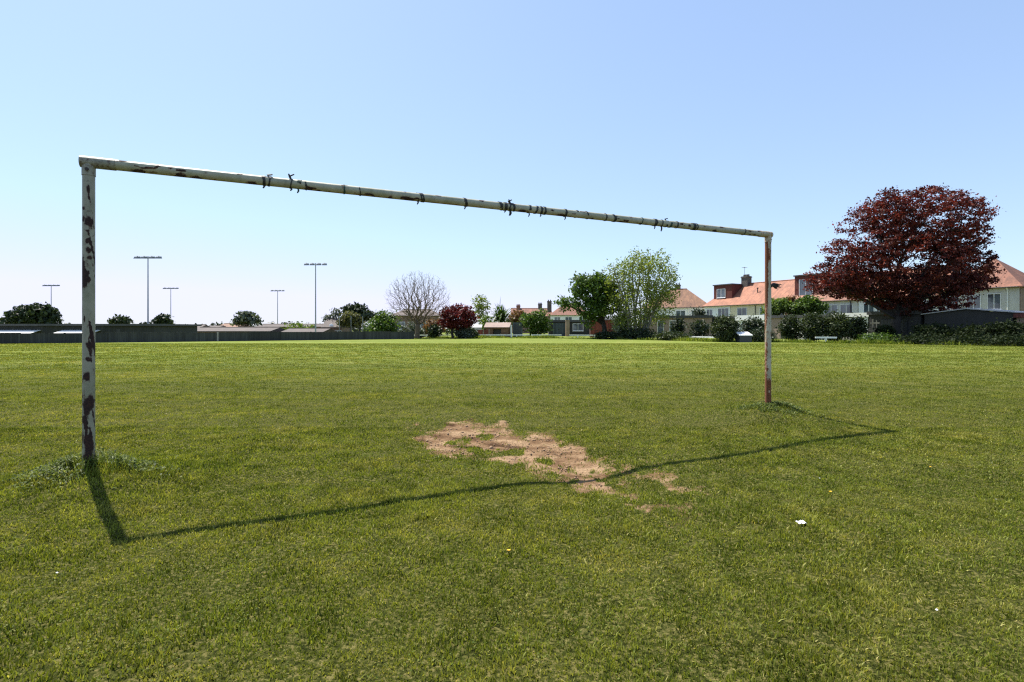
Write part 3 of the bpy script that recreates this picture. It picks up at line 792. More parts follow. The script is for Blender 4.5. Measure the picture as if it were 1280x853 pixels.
# bright tree pair in the middle
tree('green_tree', 'bushy mid-green tree with low left branch, beside the pale airy tree', 754, 60, 402,
     [(742, 366, 24, 20), (726, 356, 15, 13), (752, 356, 18, 14), (757, 378, 19, 16), (742, 388, 20, 12), (712, 381, 13, 7), (704, 379, 8, 5), (764, 368, 10, 14), (736, 400, 6, 12), (740, 350, 14, 8)],
     'lf_green', .17, 9000, .28, 'bark_dark', 22, clump=.55, per=14, shell=.66, flat=.7)
def airy():
    d = 58; root = thing('pale_tree', 'tall airy pale-leaved tree with several stems, tallest in the middle of the field edge', 'tree', (gx(797, d), d, 0))
    org = (gx(797, d), d, 0)
    lobes = [(800, 345, 32, 26), (778, 356, 22, 24), (824, 348, 24, 28), (812, 328, 26, 16), (790, 332, 18, 16), (768, 340, 12, 12), (838, 344, 10, 16), (800, 375, 34, 22), (775, 382, 20, 16), (826, 378, 22, 22), (808, 396, 26, 14), (786, 402, 22, 12), (836, 366, 14, 16)]
    lb = [plobe(*l, d) for l in lobes]
    m = MB(); rg = random.Random(5)
    for k, (bpx, tgt) in enumerate([(790, 1), (793, 0), (797, 7), (802, 2), (803, 3), (799, 9), (791, 8), (796, 4), (804, 6), (789, 5)]):
        b = Vector((gx(bpx, d) - org[0], rg.uniform(-.4, .4), -.2)); t = Vector(lb[tgt][:3]) - Vector(org)
        kn = b + (t - b) * .4 + Vector((rg.uniform(-.3, .3), 0, .8))
        m.tube([b, b * .5 + kn * .5, kn, t, t + Vector((rg.uniform(-.5, .5), 0, lb[tgt][5] * .8))], [.17, .14, .11, .06, .02], 6)
        for j in range(9):
            s = kn + (t - kn) * rg.random(); dv = Vector((rg.gauss(0, 1), rg.gauss(0, 1), rg.gauss(.6, .6))).normalized() * rg.uniform(.7, 1.9)
            m.tube([s, s + dv * .6 + Vector((0, 0, .1)), s + dv], [.035, .022, .008], 4, cap=False)
    m.build('trunk', M['bark_pale'], root, smooth=True)
    leafcloud('crown', root, M['lf_birch'], lb, 11500, .12, clump=.56, per=11, seed=23, shell=.4, flat=1.1, origin=org)
airy()

# leafless tree
def bare_tree():
    d = 61; k = d / F; bx = gx(521.5, d); root = thing('bare_tree', 'leafless grey tree with fine upswept twigs in a rounded crown, left of middle', 'tree', (bx, d, 0))
    rg = np.random.default_rng(12)
    cz = hz(374, d); rx, rz = 43 * k, 36 * k; n = 3100
    p = rg.normal(0, 1, (n, 3)); p /= np.linalg.norm(p, axis=1)[:, None]; p *= (rg.random(n) ** (1 / 2.4))[:, None]
    p = p * np.array([rx, rx * .9, rz]) + np.array([gx(522.5, d) - bx, 0, cz])
    ax = np.hypot(p[:, 0], p[:, 1]); p = p[(p[:, 2] > 1.6 + .35 * ax) | (rg.random(n) < .05)]
    stem = np.array([[0, 0, z] for z in (-.2, .3, .8, 1.3, 1.7)]); stem[:, 0] += [0, 0, .02, .05, .06]
    p = p[np.argsort(np.linalg.norm(p - stem[-1], axis=1))]
    P = np.vstack([stem, p]); N_ = len(P); par = np.full(N_, -1); path = np.zeros(N_)
    for i in range(1, len(stem)): par[i] = i - 1; path[i] = path[i - 1] + np.linalg.norm(P[i] - P[i - 1])
    for i in range(len(stem), N_):
        c = P[2:i]; dd = np.linalg.norm(c - P[i], axis=1); drop = np.maximum(0, c[:, 2] - P[i, 2])
        j = 2 + int(np.argmin(dd + .42 * path[2:i] + .9 * drop)); par[i] = j; path[i] = path[j] + np.linalg.norm(P[i] - P[j])
    cnt = np.ones(N_)
    for i in range(N_ - 1, 0, -1): cnt[par[i]] += cnt[i]
    rad = .0062 * cnt ** .475
    m = MB(); t = MB()
    for i in range(1, N_):
        a_, b_ = Vector(P[par[i]]), Vector(P[i]); ra = min(rad[par[i]], rad[i] * 1.5)
        if i < len(stem): continue
        mid = (a_ + b_) / 2 + Vector((0, 0, -.07 * (b_ - a_).length)) + Vector(rg.normal(0, .03, 3)) * (b_ - a_).length
        m.tube([a_, mid, b_], [ra, (ra + rad[i]) / 2, rad[i]], 6 if rad[i] > .06 else 3, cap=False)
    m.build('branches', M['bark_grey'], root, smooth=True)
    t.tube([tuple(q) for q in stem], [rad[1] * 1.5, rad[1] * 1.05, rad[2], rad[3], rad[4]], 10); t.build('trunk', M['bark_grey'], root, smooth=True)
bare_tree()

tree('red_acer', 'small dark red-leaved tree with slim trunk, right of the leafless tree', 566, 62, 408,
     [(572, 396, 20, 12), (562, 392, 11, 9), (580, 390, 11, 8), (586, 399, 9, 9), (558, 402, 9, 8), (570, 386, 7, 5), (573, 405, 17, 6)], 'lf_acer', .15, 5200, .13, 'bark_dark', 31, clump=.42, per=12, shell=.65)
tree('slender_tree', 'slender pale yellow-green young tree standing beside the spiky palm', 600, 80, 396,
     [(598, 377, 6, 8), (604, 380, 8, 8), (596, 386, 6, 8), (606, 388, 7, 7), (600, 394, 6, 6)], 'lf_birch', .16, 900, .09, 'bark', 32, clump=.6, per=8, shell=.4, sub=4)
# far trees on the left
tree('dark_tree', 'big rounded dark evergreen tree behind the dark clubhouse at far left', 38, 112, 406,
     [(42, 394, 24, 13), (30, 397, 18, 10), (56, 393, 14, 11), (18, 400, 12, 6), (64, 400, 10, 8), (46, 387, 14, 6), (12, 403, 6, 4)], 'lf_dark', .36, 6500, .5, 'bark_dark', 41, clump=.7, per=14, shell=.7)
tree('umbrella_tree', 'small flat-topped dark tree standing behind the clubhouse roof', 151, 125, 404, [(152, 399.5, 8, 2.6), (146, 402, 6, 2), (157, 402, 5, 2.4)], 'lf_dark', .4, 700, .16, 'bark_dark', 42, clump=.8, per=10)
tree('pointed_conifer', 'cluster of dark pointed conifers behind the fence beside the small floodlight mast', 202, 118, 406, [(200, 400, 4, 6), (206, 399, 4, 6), (196, 403, 4, 3.5), (211, 403, 3, 3)], 'lf_dark', .35, 1100, .16, 'bark_dark', 43, clump=.6, per=10)
tree('fan_tree', 'dark feathery round-topped tree rising above low brown roofs, between floodlight masts', 308, 100, 407,
     [(308, 397, 11, 6), (302, 400, 9, 5), (315, 401, 8, 5), (308, 394, 7, 4), (297, 403, 5, 3)], 'lf_grey', .32, 1500, .2, 'bark_dark', 44, clump=.75, per=9, shell=.6, flat=.4)
tree('umbrella_pine', 'dark spreading pine behind the olive-green willow, left of the green bush', 450, 105, 404,
     [(440, 386, 9, 4), (449, 387, 8, 5), (456, 394, 9, 7), (446, 394, 12, 7), (462, 397, 5, 6), (436, 390, 6, 4)], 'lf_dark', .36, 2400, .28, 'bark_dark', 45, clump=.85, per=12, shell=.65)
tree('willow_tree', 'rounded olive-green tree in front of the dark pine', 438, 92, 408, [(438, 399, 11, 9), (432, 403, 8, 7), (445, 403, 8, 7)], 'lf_olive', .24, 1900, .18, 'bark', 46, clump=.6, per=12, shell=.6)
tree('thin_tree', 'sparse twiggy pale-green tree left of the olive-green tree', 417, 98, 404, [(414, 396, 7, 5), (421, 391, 5, 6), (409, 400, 5, 3)], 'lf_grey', .22, 420, .1, 'bark_grey', 47, clump=.6, per=6, shell=.3, sub=8)
tree('russet_tree', 'russet-brown leafy tree behind the blue-grey container, between sheds', 646, 84, 400, [(648, 396, 9, 8), (641, 400, 7, 7), (655, 400, 7, 7)], 'lf_brown', .2, 1500, .16, 'bark', 48, clump=.5, per=12)
tree('garden_tree', 'leafy green tree rising over garage roofs, just right of the rusty goalpost', 974, 63, 392, [(972, 384, 12, 10), (966, 388, 9, 9), (979, 382, 8, 9)], 'lf_bright', .17, 2600, .14, 'bark', 49, clump=.45, per=12)
tree('garden_tree', 'broad green tree over garage roofs, below the brick dormer', 1012, 62, 392, [(1008, 382, 14, 10), (1020, 385, 13, 9), (998, 387, 10, 8), (1012, 376, 10, 6)], 'lf_green', .17, 3200, .15, 'bark', 50, clump=.45, per=12)
tree('russet_tree', 'thin russet shrub-tree between the two green trees over the garages', 987, 64, 396, [(987, 384, 6, 12), (989, 376, 5, 6)], 'lf_brown', .17, 900, .1, 'bark', 51, clump=.45, per=10)

# spiky palm
def spiky():
    d = 78; bx = gx(626, d); root = thing('spiky_palm', 'dark green spiky palm with upright strap leaves, behind the shed', 'palm', (bx, d, 0)); rg = random.Random(3)
    m = MB(); m.tube([(0, 0, -.2), (.05, 0, 1.2), (0, 0, 2.4)], [.2, .15, .14], 8); m.build('trunk', M['bark'], root, smooth=True)
    m = MB(); c = Vector((0, 0, 2.7))
    for k in range(190):
        th = rg.uniform(0, 6.283); el = math.asin(rg.uniform(-.35, 1)); dv = Vector((math.cos(th) * math.cos(el), math.sin(th) * math.cos(el), math.sin(el)))
        L = rg.uniform(1.5, 2.9); s = dv.cross(Vector((0, 0, 1))).normalized() * .10
        b = c + Vector((rg.uniform(-.5, .5), rg.uniform(-.5, .5), rg.uniform(-.6, .5))); p1 = b + dv * L * .6; p2 = b + dv * L - Vector((0, 0, .25 * L * math.cos(el)))
        m.add([b - s, b + s, p1 + s, p1 - s, p2], [(0, 1, 2, 3), (3, 2, 4)])
    o = m.build('crown', M['lf_green'], root); a = o.data.attributes.new('tint', 'FLOAT', 'FACE'); a.data.foreach_set('value', [rg.uniform(.05, .6) for _ in o.data.polygons])
spiky()

# shrubs and hedges
SH = [
 ('round_bush', 'rounded bright green bush behind the right end of the dark fence', 461, 503, 388, 65, 'lf_green', 3800, .16, 61),
 ('grey_shrub', 'grey-green shrub at the foot of the leafless tree', 500, 530, 401, 66, 'lf_grey', 1500, .15, 62),
 ('russet_shrub', 'orange-brown shrub between the leafless tree and the red acer', 528, 557, 397, 67, 'lf_brown', 1900, .15, 63),
 ('dark_shrub', 'dark evergreen shrub close behind the leafless tree trunk', 534, 552, 405, 63.5, 'lf_dark', 1000, .15, 64),
 ('clipped_conifer', 'pale tiered conifer bush right below the red acer', 567, 592, 406, 62.8, 'lf_grey', 2000, .13, 65),
 ('dark_shrub', 'dark low shrub between the tiered conifer and the brown shed', 582, 598, 412, 64, 'lf_dark', 900, .14, 66),
 ('yellow_shrub', 'yellow-green shrub beneath the slender young tree', 600, 619, 393, 76, 'lf_bright', 1300, .16, 67),
 ('green_shrub', 'wide green shrub right of the blue-grey container', 648, 690, 388, 74, 'lf_green', 3400, .17, 68),
 ('blossom_shrub', 'white-flecked blossoming shrub between the green tree and the pale airy tree', 764, 791, 389, 59.5, 'lf_blossom', 2300, .12, 69),
 ('under_shrub', 'low dark bramble under the bushy green tree', 742, 778, 415, 58.5, 'lf_dark', 1500, .12, 70),
 ('under_shrub', 'low dark bramble under the pale airy tree', 776, 822, 411, 57, 'lf_dark', 2000, .12, 71),
 ('under_shrub', 'low dark bramble in front of the pinkish extension', 818, 868, 416, 52.5, 'lf_hedge', 1900, .11, 72),
 ('olive_shrub', 'rounded dark shrub against the pinkish extension wall', 838, 856, 397, 60, 'lf_dark', 1500, .13, 73),
 ('olive_shrub', 'arching dark shrub between the extension and the round clipped bush', 858, 886, 400, 58, 'lf_dark', 1300, .13, 74),
 ('climber', 'dark leafy climber at the left corner of the white terraced house', 868, 884, 384, 72, 'lf_dark', 1100, .16, 75),
 ('clipped_bush', 'tall dark clipped bush left of the white-lidded box', 888, 926, 393, 46.5, 'lf_hedge', 5200, .085, 76),
 ('dark_bush', 'dark bush behind the white-lidded box, left of the rusty goalpost', 926, 958, 396, 48, 'lf_dark', 3600, .1, 77),
 ('low_bush', 'low dark bush beside the white-lidded box near the goalpost', 938, 966, 409, 45.5, 'lf_dark', 2000, .09, 78),
 ('hedge_bush', 'green hedge bush just right of the rusty goalpost', 976, 1004, 392, 46.5, 'lf_hedge', 3600, .095, 79),
 ('hedge_bush', 'green hedge bush in the middle of the hedge row', 1000, 1030, 390, 45.5, 'lf_hedge', 3800, .095, 80),
 ('hedge_bush', 'green hedge bush beside the pale timber frame', 1027, 1062, 388, 45, 'lf_hedge', 4200, .095, 81),
 ('hedge_bush', 'shaded bush just left of the copper tree trunk', 1058, 1084, 394, 46, 'lf_hedge', 2600, .095, 82),
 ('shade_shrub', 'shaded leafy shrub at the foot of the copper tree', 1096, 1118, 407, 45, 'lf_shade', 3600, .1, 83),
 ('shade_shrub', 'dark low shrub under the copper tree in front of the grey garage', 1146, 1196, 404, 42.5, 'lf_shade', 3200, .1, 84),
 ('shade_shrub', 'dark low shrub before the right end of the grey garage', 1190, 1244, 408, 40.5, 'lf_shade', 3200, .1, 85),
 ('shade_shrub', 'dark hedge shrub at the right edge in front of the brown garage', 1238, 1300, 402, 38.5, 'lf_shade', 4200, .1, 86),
 ('verge_shrub', 'low leafy weeds along the shaded verge under the copper tree', 1070, 1120, 417, 43, 'lf_green', 1500, .09, 87),
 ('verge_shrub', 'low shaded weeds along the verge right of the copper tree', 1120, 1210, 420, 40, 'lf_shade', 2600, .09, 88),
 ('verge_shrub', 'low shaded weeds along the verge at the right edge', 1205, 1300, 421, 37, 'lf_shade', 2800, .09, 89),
 ('far_bush', 'yellow-green bushes above low roofs, left of the right-hand tall floodlight', 346, 397, 402, 96, 'lf_bright', 1500, .24, 90),
 ('far_bush', 'low dark bush between the clubhouse roof and tall left floodlight', 161, 197, 402, 118, 'lf_dark', 1100, .32, 91),
 ('far_bush', 'dark bush at far left edge behind the clubhouse', -30, 8, 400, 115, 'lf_dark', 1300, .35, 92),
 ('far_bush', 'dark bush behind brown roofs between two floodlight masts', 238, 252, 405, 120, 'lf_dark', 500, .3, 93),
 ('far_bush', 'green bush behind the court netting, beside the round green bush', 452, 472, 402, 84, 'lf_green', 900, .2, 94),
]
for s in SH: shrub(*s)

# ------------------------------------------------------------------ weeds round the post feet
def weeds(label, c, n, rx, ry, seed, tall=.13):
    rg = np.random.default_rng(seed); root = thing('weed_patch', label, 'weeds', (c[0], c[1], 0))
    x = c[0] + rg.normal(0, rx, n); y = c[1] + rg.normal(0, ry, n)
    cl = fbm(x * 5, y * 5, seed, 3); k = cl > .42; x = x[k]; y = y[k]; n = len(x)
    z = gz(x, y) + rg.random(n) ** .7 * tall * np.exp(-((x - c[0]) / (1.5 * rx)) ** 2 - ((y - c[1]) / (1.5 * ry)) ** 2) * (.45 + 1.1 * fbm(x * 7, y * 7, seed + 5, 2))
    a = rg.uniform(0, 6.283, n); el = rg.uniform(.1, 1.25, n); L = rg.uniform(.016, .048, n); w = L * rg.uniform(.12, .2, n)
    dx, dy, dzv = np.cos(a) * np.cos(el), np.sin(a) * np.cos(el), np.sin(el)
    P = np.stack([x, y, z], 1); D = np.stack([dx, dy, dzv], 1); S = np.stack([-np.sin(a), np.cos(a), 0 * a], 1)
    mid = P + D * (L * .55)[:, None]; tip = P + D * L[:, None] - np.array([0, 0, 1]) * (L * .35)[:, None]
    V = np.stack([P, mid + S * w[:, None], tip, mid - S * w[:, None]], 1) - np.array([c[0], c[1], 0])
    np_mesh('leaves', V.reshape(-1, 3), np.arange(4 * n), np.full(n, 4), M['lf_weed'], root, face_attr={'tint': np.clip(rg.normal(.5, .25, n), 0, 1)})['kind'] = 'stuff'
    # taller grass stalks among them
    m = MB(); r2 = random.Random(seed)
    for i in range(420):
        xx = c[0] + r2.gauss(0, rx * .7); yy = c[1] + r2.gauss(0, ry * .7); zz_ = gz1(xx, yy); h = r2.uniform(.4, 1.3) * tall
        e = Vector((xx - c[0] + r2.gauss(0, .3) * h, yy - c[1] + r2.gauss(0, .3) * h, zz_ + h)); b = Vector((xx - c[0], yy - c[1], zz_ - .01)); t = Vector((.0025, 0, 0))
        m.add([b - t, b + t, e], [(0, 1, 2)])
    o = m.build('stalks', M['blade_rough'], root); o['kind'] = 'stuff'; at = o.data.attributes.new('tint', 'FLOAT', 'FACE'); at.data.foreach_set('value', [r2.uniform(.3, .75) for _ in o.data.polygons])
weeds('leafy weeds and tall grass round the foot of the left goalpost', PA, 5600, .22, .15, 7)
weeds('leafy weeds and tall grass round the foot of the right goalpost', (PB[0] + .05, PB[1] - .05), 6000, .24, .17, 8, .06)

# litter and flowers on the lawn
def on_lawn(px, py): x, y = gpt(px, py); return x, y, gz1(x, y)
x, y, z = on_lawn(1001, 659)
m = MB(); rg = random.Random(4); nn = 7
vs = [(i / (nn - 1) * .085 - .042 + rg.uniform(-.004, .004), j / 3 * .05 - .025 + rg.uniform(-.004, .004), .022 + rg.uniform(-.009, .012)) for j in range(4) for i in range(nn)]
m.add(vs, [(j * nn + i, j * nn + i + 1, (j + 1) * nn + i + 1, (j + 1) * nn + i) for j in range(3) for i in range(nn - 1)])
o = m.build('paper_scrap', M['paper']); o.location = (x, y, z + .012); o.rotation_euler = (R(12), 0, R(8)); o.scale = (.6, .6, .36); tag(o, 'crumpled scrap of white paper lying on the grass, lower right', 'litter')
so = o.modifiers.new('thick', 'SOLIDIFY'); so.thickness = .0015
for px, py, lab in ((1038, 621, 'yellow dandelion just above the white paper scrap, right of the worn earth'), (1163, 588, 'yellow dandelion below the far right end of the crossbar shadow'),
                    (636, 695, 'yellow dandelion in the foreground, straight below the bare earth patch')):
    x, y, z = on_lawn(px, py); t = thing('dandelion', lab, 'flower', (x, y, z)); t.scale = (.75, .75, .75)
    m = MB(); rg = random.Random(px)
    m.sphere((0, 0, .034), .006, 8, 4, 0, (1, 1, .6))
    for k in range(26):
        a = rg.uniform(0, 6.283); r_ = rg.uniform(.009, .015); e = Vector((math.cos(a) * r_, math.sin(a) * r_, .036 + rg.uniform(0, .006))); s = Vector((-math.sin(a), math.cos(a), 0)) * .0022
        c0 = Vector((math.cos(a) * .003, math.sin(a) * .003, .036)); m.add([c0 - s, c0 + s, e + s * .8, e - s * .8], [(0, 1, 2, 3)])
    m.build('flower_head', M['yellow'], t); m = MB(); m.tube([(0, 0, -.01), (.002, 0, .02), (0, 0, .034)], .0018, 5); m.build('stem', M['lf_weed'], t)
rg = random.Random(40); proto = None
for k in range(15):
    px = rg.choice([rg.uniform(60, 1250), rg.uniform(900, 1270), rg.uniform(60, 420)]); py = rg.choice([rg.uniform(470, 800), rg.uniform(560, 700)])
    x, y, z = on_lawn(px, py)
    if float(dirt_amount(np.array([x]), np.array([y]))[0]) > .3: continue
    if proto is None:
        m = MB()
        for i in range(12):
            a = i * 6.283 / 12; e = Vector((math.cos(a) * .009, math.sin(a) * .009, .001)); s = Vector((-math.sin(a), math.cos(a), 0)) * .002
            m.add([Vector((0, 0, 0)), e * .6 + s, e, e * .6 - s], [(0, 1, 2, 3)])
        proto = m.build('daisy', M['white']); o = proto
    else:
        o = proto.copy(); COL.objects.link(o)
    o.location = (x, y, z + .022); o.rotation_euler = (rg.uniform(-.5, .5), rg.uniform(-.5, .5), rg.uniform(0, 6)); o.scale = (.6,) * 3
    tag(o, 'tiny white daisy in the short grass of the field', 'flower', 'daisies dotted over the lawn')

# ------------------------------------------------------------------ long dark fence, left
FL0 = Vector((-52.5, 32.8, 0)); FL1 = Vector((-11.0, 58.8, 0)); fe = FL1 - FL0; FLEN = fe.length; frot = math.atan2(fe.y, fe.x)
fence = thing('boundary_fence', 'long low dark boarded fence along the far left edge of the field', 'fence', (FL0.x, FL0.y, 0), frot)
npan = 18; pw = FLEN / npan
for i in range(npan):
    m = MB(); h = .80 + .03 * math.sin(i * 1.7); m.box(i * pw + .07, -.03, -.1, (i + 1) * pw - .07, .03, h); m.box(i * pw + .07, -.045, h + .001, (i + 1) * pw - .07, .045, h + .035)
    m.build('fence_panel', M['fence_dark'], fence)
for i in range(npan + 1):
    m = MB(); m.box(i * pw - .065, -.07, -.2, i * pw + .065, .07, .86); m.build('post', M['timber_grey' if i in (11,) else 'fence_dark'], fence)

# ------------------------------------------------------------------ floodlights
def floodlight(label, px, ytop, d, w=1.45):
    x = gx(px, d); zb = gz1(x, d); zt = hz(ytop, d); t = thing('floodlight', label, 'floodlight', (x, d, zb), 0, 'floodlight masts round the sports court')
    H = zt - zb
    m = MB(); m.tube([(0, 0, -.3), (0, 0, 1.2), (0, 0, 1.25), (0, 0, H + .15)], [.15, .15, .11, .065], 10); m.build('pole', M['steel'], t, smooth=False)
    m = MB(); m.box(-w, -.03, H - .02, w, .03, H + .02); m.build('crossarm', M['steel'], t)
    for fx in (-1, -.36, .36, 1):
        m = MB(); c = fx * w
        m.hull([(c - .27, -.44, H - .22), (c + .27, -.44, H - .22), (c + .27, .34, H - .12), (c - .27, .34, H - .12)], [(c - .20, -.3, H + .08), (c + .20, -.3, H + .08), (c + .20, .3, H + .18), (c - .20, .3, H + .18)])
        m.box(c - .05, -.08, H + .03, c + .05, .08, H + .2)
        m.build('lamp', M['lamp_grey'], t, bevel=.02)
floodlight('tall floodlight mast with four lamps, just right of the left goalpost', 185, 322, 72)
floodlight('tall floodlight mast with four lamps, left of the dark pine', 394.5, 330.5, 79, 1.35)
floodlight('small far floodlight mast left of the left goalpost', 64, 357, 122, 1.5)
floodlight('small far floodlight mast beside the pointed conifers', 213.5, 360.5, 130, 1.5)
floodlight('small far floodlight mast midway between the feathery tree and the tall mast', 347, 363.5, 136, 1.4)

# ------------------------------------------------------------------ buildings
def window(parent, name, x0, x1, z0, z1, y=0., bars=1, sill=True, matf='upvc', sub=True, transom=False):
    """frame and pane set in the plane y (outside is -y)"""
    m = MB(); t = .06; yo, yi = y - .05, y + .02
    m.box(x0, yo, z0, x1, yi, z0 + t); m.box(x0, yo, z1 - t, x1, yi, z1); m.box(x0, yo, z0 + t, x0 + t, yi, z1 - t); m.box(x1 - t, yo, z0 + t, x1, yi, z1 - t)
    for i in range(1, bars + 1):
        c = x0 + (x1 - x0) * i / (bars + 1); m.box(c - t / 2, yo + .004, z0 + t, c + t / 2, yi, z1 - t)
    if transom: m.box(x0 + t, yo + .008, z1 - (z1 - z0) * .3, x1 - t, yi, z1 - (z1 - z0) * .3 + t)
    if sill: m.box(x0 - .06, yo - .07, z0 - .07, x1 + .06, yi, z0 - .003)
    if sub:
        f = m.build(name, M[matf], parent); g = MB(); g.box(x0 + t * .6, y - .014, z0 + t * .6, x1 - t * .6, y + .01, z1 - t * .6); g.build('pane', M['glass'], f); return f
    m.box(x0 + t * .6, y - .014, z0 + t * .6, x1 - t * .6, y + .01, z1 - t * .6, 1)
    return m.build(name, [M[matf], M['glass']], parent)

def roof_mesh(w, dp, ez, rz, ov=.3, hipl=0, hipr=0, left=True):
    m = MB(); x0, x1 = -ov if hipl else -.06, w + (ov if hipr else .06); y0, y1 = -ov, dp + ov; th = .12
    rl, rr = (hipl if hipl else x0), (w - hipr if hipr else x1); ym = dp / 2
    low = [(x0, y0, ez - th), (x1, y0, ez - th), (x1, y1, ez - th), (x0, y1, ez - th)]; top = [(a, b, c + th) for a, b, c in low]
    vs = low + top + [(rl, ym, rz), (rr, ym, rz)]
    m.add(vs, [(3, 2, 1, 0), (0, 1, 5, 4), (1, 2, 6, 5), (2, 3, 7, 6), (3, 0, 4, 7), (4, 5, 9, 8), (6, 7, 8, 9), (5, 6, 9), (7, 4, 8)])
    m.tube([(rl, ym, rz), (rr, ym, rz)], .1, 6)
    return m

def chimney(parent, x, y, z0, z1, w=.9, dp=.6, matn='dark_brick', pots=3, aerial=False):
    m = MB(); m.box(x - w / 2, y - dp / 2, z0, x + w / 2, y + dp / 2, z1); m.box(x - w / 2 - .07, y - dp / 2 - .07, z1 - .22, x + w / 2 + .07, y + dp / 2 + .07, z1 - .08)
    for i in range(pots):
        c = x - w / 2 + w * (i + .5) / pots; m.tube([(c, y, z1 - .01), (c, y, z1 + .3)], [.13, .1], 8)
    if aerial:
        m.tube([(x - w * .3, y, z1 - .5), (x - w * .3, y, z1 + 1.5)], .025, 5); m.tube([(x - w * .3 - .05, y - .5, z1 + 1.4), (x - w * .3 + .05, y + .5, z1 + 1.4)], .015, 4)
        for k in range(5): m.tube([(x - w * .3 - .25, y - .4 + k * .2, z1 + 1.4), (x - w * .3 + .25, y - .4 + k * .2, z1 + 1.4)], .012, 4)
    return m.build('chimney', M[matn], parent)

def house(name, label, loc, rot, w, dp, ez, rz, wall, roof, wins, hipl=0, hipr=0, chims=(), pipes=(), group=None, z0=-.3, cat='house', ov=.3):
    t = thing(name, label, cat, loc, rot, group)
    m = MB(); m.box(0.02, 0, z0, w - .02, dp, ez - .118); m.build('wall', M[wall], t)
    rf = roof_mesh(w, dp, ez, rz, ov, hipl, hipr).build('roof', M[roof], t)
    for c in chims: chimney(rf, *c[:4], **(c[4] if len(c) > 4 else {}))
    m = MB(); m.tube([(0, -ov - .06, ez - .06), (w, -ov - .06, ez - .06)], .06, 8); m.build('gutter', M['dark_brick'], t)
    for win in wins: window(t, 'window', *win[:4], **(win[4] if len(win) > 4 else {}))
    for px_, mt in pipes: m = MB(); m.tube([(px_, -.08, z0), (px_, -.08, ez - .3), (px_, -ov - .06, ez - .1)], .05, 8); m.build('drainpipe', M[mt], t)
    return t, rf

def dormer(t, x0, x1, yf, yb, z0, z1, wall, wins, fascia='black', cheek=None):
    m = MB(); m.box(x0, yf, z0, x1, yb, z1); m.box(x0 - .12, yf - .15, z1 + .002, x1 + .12, yb, z1 + .16, 1)
    d = m.build('dormer', [M[wall], M['felt']], t)
    for w in wins: window(d, 'window', *w[:4], y=yf, sub=False, **(w[4] if len(w) > 4 else {}))
    return d

# terrace along the right: u along the row, back = away from the field
U = Vector((.49, -.872, 0)).normalized(); BK = Vector((-U.y, U.x, 0)); TROT = math.atan2(U.y, U.x); T0 = Vector((36.4, 75, 0))
def row(t, off=0): return T0 + U * t + BK * off
EZ, RZ, DP = 4.72, 8.15, 8.2
GRP = 'terraced houses along the right'
t, rf = house('terraced_house', 'white terraced house with dark red tile-hung loft dormer', row(-11.2), TROT, 4.85, DP, EZ, RZ, 'render_white', 'tile_orange',
      [(.4, 1.6, 3.0, 4.2), (2.6, 4.6, 2.9, 4.3, {'bars': 2}), (.6, 3.6, .4, 2.1, {'bars': 2})], hipl=2.6, chims=[(4.75, 3.9, 7.0, 9.3, dict(w=1.1, dp=1.0, pots=4, aerial=True))], group=GRP)
dormer(t, .9, 4.3, 1.1, 4.1, 5.0, 7.95, 'red_brick', [(1.5, 3.1, 6.0, 7.4, {'bars': 1})])
t, rf = house('terraced_house', 'cream terraced house with plain orange roof, behind the rusty goalpost', row(-6.32), TROT, 9.3, DP, EZ, RZ + .01, 'render_cream', 'tile_orange',
      [(1.2, 2.9, 2.9, 4.25), (5.0, 6.1, 3.1, 4.2), (7.0, 8.6, 2.9, 4.2), (1.4, 3.4, .4, 2.1)], pipes=[(4.3, 'black')], group=GRP)
m = MB(); m.tube([(3.2, 2.0, 6.2), (3.2, 2.0, 7.1)], .07, 8); m.tube([(3.2, 2.0, 7.08), (3.2, 2.0, 7.25)], .12, 8); m.build('vent_pipe', M['black'], rf)
m = MB(); m.box(.05, .0, EZ + .05, .08, .5, EZ + .1); 
t, rf = house('terraced_house', 'terraced house with large brown-red loft dormer and tall glazed doors, left of copper tree', row(3.0), TROT, 9.0, DP, EZ, RZ + .02, 'render_grey', 'tile_old',
      [(1.0, 2.4, 2.9, 4.2), (5.0, 6.6, 2.9, 4.2), (6.9, 8.4, 2.9, 4.2)], chims=[(4.5, 4.3, 7, 9.4, dict(w=1.2, dp=.8, pots=4)),], pipes=[(8.2, 'black')], group=GRP)
d = dormer(t, .35, 8.0, .9, 4.1, 4.95, 8.28, 'red_brick', [(1.0, 2.9, 5.2, 7.8, {'bars': 1, 'sill': False}), (4.3, 5.3, 6.2, 7.7, {'bars': 0, 'transom': True})])
m = MB(); m.box(3.2, .80, 4.96, 6.4, .895, 5.9); m.build('brick_apron', M['orange_brick'], t)
t, rf = house('terraced_house', 'pale terraced house with orange roof half hidden behind the copper tree crown', row(12.05), TROT, 8.2, DP, EZ + .05, RZ + .04, 'render_white', 'tile_orange',
      [(.6, 1.8, 2.9, 4.2), (2.6, 4.4, 2.6, 4.2, {'bars': 1}), (5.4, 7.6, 2.8, 4.2, {'bars': 2}), (.8, 3.2, .5, 2.1)], pipes=[(2.2, 'black'), (4.9, 'black')], group=GRP, chims=[(8.0, 4.1, 7, 9.4)])
t, rf = house('detached_house', 'pale house with hipped brown-red roof at the right edge', row(20.5), TROT, 6.4, DP, 5.32, 8.65, 'render_grey', 'tile_red',
      [(.4, 1.6, 3.2, 4.6), (2.2, 3.4, 3.2, 4.6), (3.9, 5.0, 3.1, 4.7, {'bars': 1}), (.8, 2.6, .6, 2.1, {'bars': 2})], hipl=3.2, hipr=3.19, pipes=[(5.5, 'white')])
m = MB(); m.box(6.383, .0, -.3, 6.46, DP, 5.2); m.build('side_wall', M['brown_wall'], t)
